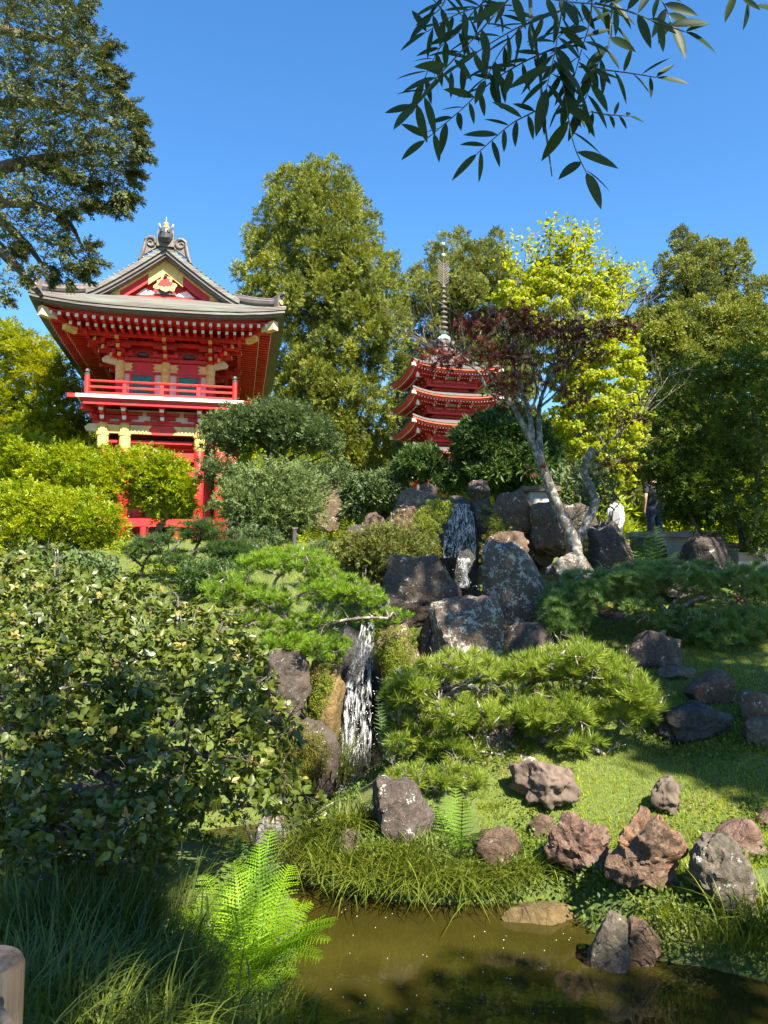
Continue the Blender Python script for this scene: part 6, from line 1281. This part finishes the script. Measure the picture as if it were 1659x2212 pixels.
pd = D(1168, 1100, 13.4); pt = D(1168, 1058, 13.4); rt = thing('stone_pedestal', 'pale square stone pedestal with an overhanging slab behind the maple trunk', 'pedestal', (pd.x, 13.4, pd.z-.5))
MB().box(pd.x-.22, pd.x+.22, 13.2, 13.6, pd.z-.5, pt.z-.06).build('block', M_conc, rt); MB().box(pd.x-.36, pd.x+.3, 13.1, 13.7, pt.z-.06, pt.z+.03).build('slab', M_grey, rt)
lp = D(636, 1163, 13.6); lt = D(636, 1138, 13.6); rt = thing('garden_lamp', 'small black garden lamp post with a pale cap on the sunlit slope', 'garden lamp', (lp.x, 13.6, hz(lp.x, 13.6)))
MB().lathe([(.045, 0), (.04, lt.z-hz(lp.x, 13.6)-.06)], (lp.x, 13.6, hz(lp.x, 13.6)), 10).build('post', M_ink, rt); MB().lathe([(.04, 0), (.05, .01), (.05, .03), (.02, .045)], (lp.x, 13.6, lt.z-.055), 10).build('cap', M_grey, rt)
V, F = rock_mesh((.30, .24, .34), 401, 8, 4, .3); sb = D(1440, 1757, GD(1440, 1757)); so = link('tree_stump', tri_mesh('tree_stump', V, F), B_brown, None, (sb.x, sb.y, sb.z-.03)); tag(so, 'weathered dark brown stump on the lawn above the orange rock', 'stump')
V, F = rock_mesh((.60, .42, .42), 402, 6, 5, .22); sb = D(1175, 1728, GD(1175, 1728)-.05); fl_ = np.array([sb.x, sb.y, sb.z-.06])-np.array(FRONT.location); link('root_flare', tri_mesh('root_flare', V+fl_, F), B_root, FRONT)
def wood():
    m, n, l, b_ = newmat('weathered_wood'); f = ntex(n, l, 9, 7, .65, stretch=(1.6, 1.6, .12)); g = ntex(n, l, 3, 4, .6); c = ramp(n, l, f, [(.32, (.06, .032, .016)), (.5, (.22, .14, .08)), (.66, (.34, .24, .155))]); c = mixc(n, l, ramp(n, l, g, [(.5, (0, 0, 0)), (.7, (.5, .5, .5))]), c, (.15, .13, .12))
    l.new(c, b_.inputs['Base Color']); b_.inputs['Roughness'].default_value = .8; bump(n, l, f, b_, .5, .01); return m
M_wood = wood(); ft = D(2, 2080, 1.9); r_ = (D(60, 2000, 1.9).x-D(0, 2000, 1.9).x)/1.0; cx = D(58, 2000, 1.9).x-.111
fr = thing('wooden_fence', 'weathered round wooden fence post with a rail through it at the bottom left corner', 'fence', (cx, 1.9, hz(cx, 1.9)))
pst = MB().lathe([(.104, 0), (.102, ft.z-hz(cx, 1.9)-.015), (.094, ft.z-hz(cx, 1.9))], (cx, 1.9, hz(cx, 1.9)), 28).build('post', M_wood, fr); pst.data.polygons.foreach_set('use_smooth', [len(p.vertices) == 4 and abs(p.normal.z) < .3 for p in pst.data.polygons])
aa = R(50); hzz = D(6, 2172, 1.835).z; ho = MB()
def onp(th, r_, rad): a_ = aa+r_*math.cos(th)/.103; return (cx+rad*math.sin(a_), 1.9-rad*math.cos(a_), hzz+r_*math.sin(th))
T24 = np.linspace(0, 2*math.pi, 25)[:-1]
ho.add([onp(t, .019, .1035) for t in T24]+[onp(t, .016, .0955) for t in T24], [(i, (i+1) % 24, (i+1) % 24+24, i+24) for i in range(24)]); ho.add([onp(t, .0175, .1042) for t in T24], [tuple(range(24))])
ho.build('hole_shade_disc', M_ink, fr)  # post is uncut: dark disc stands for the shade inside the rail hole
h0 = Vector(onp(0, 0, .095)); MB().tube([h0+Vector((0, 0, -.004)), D(14, 2205, 1.72), D(40, 2275, 1.5)], [.011, .011, .011], 12).build('rail', M_wood, fr, True)

# ------------------------------------------------------------------ hanging compound leaves at the upper right
def hanging_branch():
    root = thing('hanging_branch', 'hanging branch of long narrow leaflets close to the viewer against the sky at upper right', 'branch', tuple(D(1240, -160, 1.75))); mb = MB(); T = [T_leaf(.23, .10, -.10, 6, .8), T_leaf(.26, .16, -.06, 6, .8)]
    Z = lambda x, y, d: D(702+x*.5768, y*.5768, d); pos = []; ax = []; nm = []; sc = []; mm = .5768*mpp(1.75)
    def rach(P_, d, L=95, step=62, r_=.0022, end=True, ang=58, skip=.05):
        pts = smooth_line([Z(x, y, d+rng.normal()*.01) for x, y in P_], 6); mb.tube(pts, [r_*(1-.5*i/(len(pts)-1)) for i in range(len(pts))], 5); acc = 0; side = 1
        for a, b in zip(pts, pts[1:]):
            acc += (b-a).length
            if acc > step*mm*.34:
                acc = 0; side *= -1; t_ = (b-a).normalized(); s_ = t_.cross(Vector((0, -1, 0))).normalized()
                if rng.random() > skip:
                    an = R(ang+rng.normal()*12); dv = t_*math.cos(an)+s_*side*math.sin(an)+Vector((rng.normal()*.12, rng.normal()*.3, -.30+rng.normal()*.12)); pos.append(list(b)); ax.append(list(dv)); nm.append([rng.normal()*.5, -1+rng.normal()*.3, .5+rng.normal()*.4]); sc.append(1.22*L*mm*(.75+.45*rng.random()))
        if end: t_ = (pts[-1]-pts[-3]).normalized(); pos.append(list(pts[-1])); ax.append(list(t_+Vector((0, rng.normal()*.2, -.12)))); nm.append([0, -1, .4]); sc.append(L*mm*1.45)
    rach([(720,-40),(560,140),(420,290),(365,370),(330,400)], 1.62, 105); rach([(900,30),(770,80),(640,150),(520,230),(440,290)], 1.8, 95); rach([(860,180),(740,235),(620,310),(500,420),(375,525)], 1.72, 92)
    rach([(830,395),(760,430),(690,470),(570,575)], 1.7, 95); rach([(860,180),(890,300),(910,430),(935,550),(978,645)], 1.66, 118, 78); rach([(950,250),(1050,262),(1150,275),(1240,290)], 1.78, 95, 70); rach([(890,400),(960,412),(1050,428),(1140,435)], 1.85, 62, 60)
    rach([(1010,10),(1130,40),(1250,85),(1350,120)], 1.6, 120, 80); rach([(700,20),(600,20),(480,60),(380,120)], 1.85, 95, 60); rach([(640,-30),(560,40),(500,120),(430,180),(370,300)], 1.9, 100, 58); rach([(770,-20),(900,5),(1010,15),(1060,25)], 1.75, 100, 50)
    rach([(1000,0),(990,90),(960,190),(930,300)], 1.7, 120, 60); rach([(900,-20),(880,80),(860,200),(830,330)], 1.65, 125, 60); rach([(820,60),(740,100),(660,190),(600,300)], 1.7, 100, 60); rach([(1080,-20),(1070,80),(1060,170),(1010,260)], 1.75, 110, 60); rach([(980,250),(1000,300),(960,400)], 1.7, 110, 50)
    rach([(1190,-60),(1260,0),(1300,90)], 1.7, 110, 60); rach([(1500,-60),(1560,-10),(1600,20)], 1.55, 90, 60); rach([(1780,120),(1740,140),(1700,180)], 1.6, 80, 40, end=False); rach([(470,-60),(440,20),(400,60)], 1.75, 100, 50)
    L = [Z(740, -320, 1.75), Z(765, -60, 1.75), Z(775, 110, 1.75), Z(800, 230, 1.74), Z(815, 400, 1.73), Z(835, 550, 1.72), Z(850, 660, 1.71)]; mb.tube(smooth_line(L, 5), [.006-.0046*i/30 for i in range(31)], 7)
    L = [Z(740, -320, 1.75), Z(900, -90, 1.75), Z(1100, -40, 1.73), Z(1250, 0, 1.7)]; mb.tube(smooth_line(L, 5), [.005-.003*i/15 for i in range(16)], 6)
    mb.build('stems', B_twig, root, True); N = len(pos); leafobj('leaflets', multi(T, np.array(pos), np.array(ax), np.array(nm), np.array(sc), rng.random(N)), L_wist, root)
hanging_branch()

# ------------------------------------------------------------------ trees behind and beside the viewer whose crowns shade the garden
LIT = [(540,1900,5),(600,1960,4.8),(560,2010,4.8),(500,1960,4.9),(650,2000,4.7),(440,1990,4.9),(520,1850,5.1),(680,1990,4.6),(400,1970,4.9),(850,2010,5.6),(760,1980,5.7),(950,2030,5.4),(1050,2000,5.7),(1200,1740,7),(1350,1720,7),(1450,1790,6.7),(1150,1690,7.3),(1500,1720,7.1),(1250,1820,6.6),(1400,1850,6),(900,1480,7.75),(1000,1450,7.75),(1150,1450,7.75),(1300,1420,7.75),(1380,1520,7.75),(1200,1540,7.75),(950,1560,7.75),(1050,1540,7.75),(1270,1610,7.7),(520,1250,9.4),(600,1220,9.4),(700,1220,9.4),(800,1290,9.4),(700,1300,9.4),(560,1340,9.4),(700,1480,9.4),(690,1540,9.4),(800,1890,6.3),(1000,1890,6.2),(900,1880,6.3),(700,1850,6.5),(770,1560,10),(770,1480,10),(20,2050,1.9),(40,2100,1.9),(600,1690,5.4),(560,1760,5.2),(250,1250,7),(80,1230,7.4),(400,1380,6.6)]
SHADE = []          # (x, y, distance, radius m, height of the leaf mass)
def shade(name, label, spots, base, zc=10.5, dens=30, mat=L_dark):
    c = []; r_ = []
    for (x, y, d, rad) in spots:
        p = np.array(D(x, y, d)); t = (zc+rng.normal()*.35-p[2])/SUNV[2]; c.append(p+SUNV*t); r_.append(rad)
    c = np.array(c); r_ = np.array(r_)
    Lp = np.array([np.array(D(*q)) for q in LIT]); v = c[:, None]-Lp[None]; dist = np.linalg.norm(v-(v@SUNV)[:, :, None]*SUNV, axis=2)
    keep = (dist > r_[:, None]*.85+.08).all(1); c, r_ = c[keep], r_[keep]
    root = thing(name, label, 'tree', (base[0], base[1], hz(*base)))
    leafobj('crown', foliage(c, r_, LEAF, .22, dens, 'leaf', .7, .1), mat, root)
    mb = MB(); t_ = [Vector((base[0], base[1], hz(*base)-.2)), Vector((base[0]+.2, base[1], 3)), Vector((base[0]-.1, base[1]+.2, 6)), Vector((base[0], base[1], 8.2))]; mb.tube(smooth_line(t_, 4), [.32-.015*i for i in range(13)], 10)
    for k in range(len(c)): e = Vector(c[k]); s = t_[-1]; mb.tube(smooth_line([s, s.lerp(e, .5)+Vector((0, 0, .4)), e], 3), [.05-.006*i for i in range(7)], 6)
    mb.build('trunk', B_brown, root, True)
shade('shade_tree', 'tall spreading leafy tree standing right of the path and shading the boulders and lawn',
  [(870,1260,10.4,.55),(960,1250,10.5,.6),(1060,1240,10.6,.7),(1120,1300,10.6,.7),(1000,1350,9.9,.5),(1090,1390,9.9,.55),(1000,1150,12.3,.6),(1080,1100,12.5,.7),(1150,1130,12.4,.7),(1230,1130,12,.7),(1300,1180,12,.7),
   *[(x+14*math.sin(y), y, GD(x, y), .36) for x in range(1215, 1700, 52) for y in range(1455, 1690, 46) if not (x < 1330 and y < 1640)],(1560,1690,7.3,.35),(1620,1700,7.2,.35),(1650,1760,6.9,.35),(1230,1660,7.6,.22),
   (1220,1290,10.4,.7),(1320,1260,10.4,.8),(1420,1250,10.4,.8),(1520,1250,10.4,.8),(1620,1270,10.4,.8),(1400,1340,10.2,.6),(1500,1380,10,.7),(1600,1380,10,.7),
   (1450,1470,9.6,.6),(1550,1560,8.8,.7),(1640,1520,8.8,.7),(1480,1620,8.2,.6),(1600,1640,8.1,.7),(1380,1640,8.2,.5),(1290,1690,8.0,.35),(1560,1720,7.5,.45),(1640,1740,7.3,.5)],
  (7.6, .8))
shade('shade_tree', 'tall leafy tree further right shading the hinoki and the bare maple',
  [(1440,850,13,.9),(1540,830,13,.9),(1640,830,13,.9),(1450,960,13,.9),(1550,950,13,.9),(1640,960,13,.9),(1460,1060,13,.9),(1560,1060,13,.9),(1640,1070,13,.9),(1420,1160,13,.7),(1520,1170,13,.8),(1620,1180,13,.8),
   (1150,960,11.3,.5),(1100,850,11.3,.6),(1180,760,11.3,.6),(1280,720,11.4,.6),(1060,720,11.3,.6),(1050,960,15.8,.9),(1120,950,15.8,.9),(1000,1020,15.8,.8),(1160,1010,15.8,.8),(960,760,11.2,.4)],
  (9.2, 6.0), 12.5)
shade('shade_tree', 'leafy tree behind the viewer shading the near left bank and the near pond',
  [*[(x, y, GD(x, y)-.1, .33) for x in range(20, 330, 60) for y in (1900, 1960, 2020, 2070)],(90,2150,4,.2),(210,2125,4.1,.22),(330,2190,3.9,.22),(430,2150,4.1,.2),(150,2200,3.7,.15),(600,2200,3.8,.3),(700,2190,3.9,.5),(850,2200,3.9,.55),(1000,2190,4.0,.55),(1150,2170,4.2,.55),(1300,2140,4.6,.5),(1450,2150,4.6,.5),(1580,2130,4.8,.5),(1100,2080,4.7,.4),
   (80,1650,5.8,.45),(240,1620,5.7,.4),(420,1590,5.7,.35),(560,1600,5.7,.35),(120,1790,5.2,.4),(300,1790,5.1,.35),(770,1560,9.6,.4),(820,1620,9.3,.35),(700,1690,8.4,.4),(860,1620,8.8,.5),(960,1620,8.8,.45)],
  (2.5, -6.0))
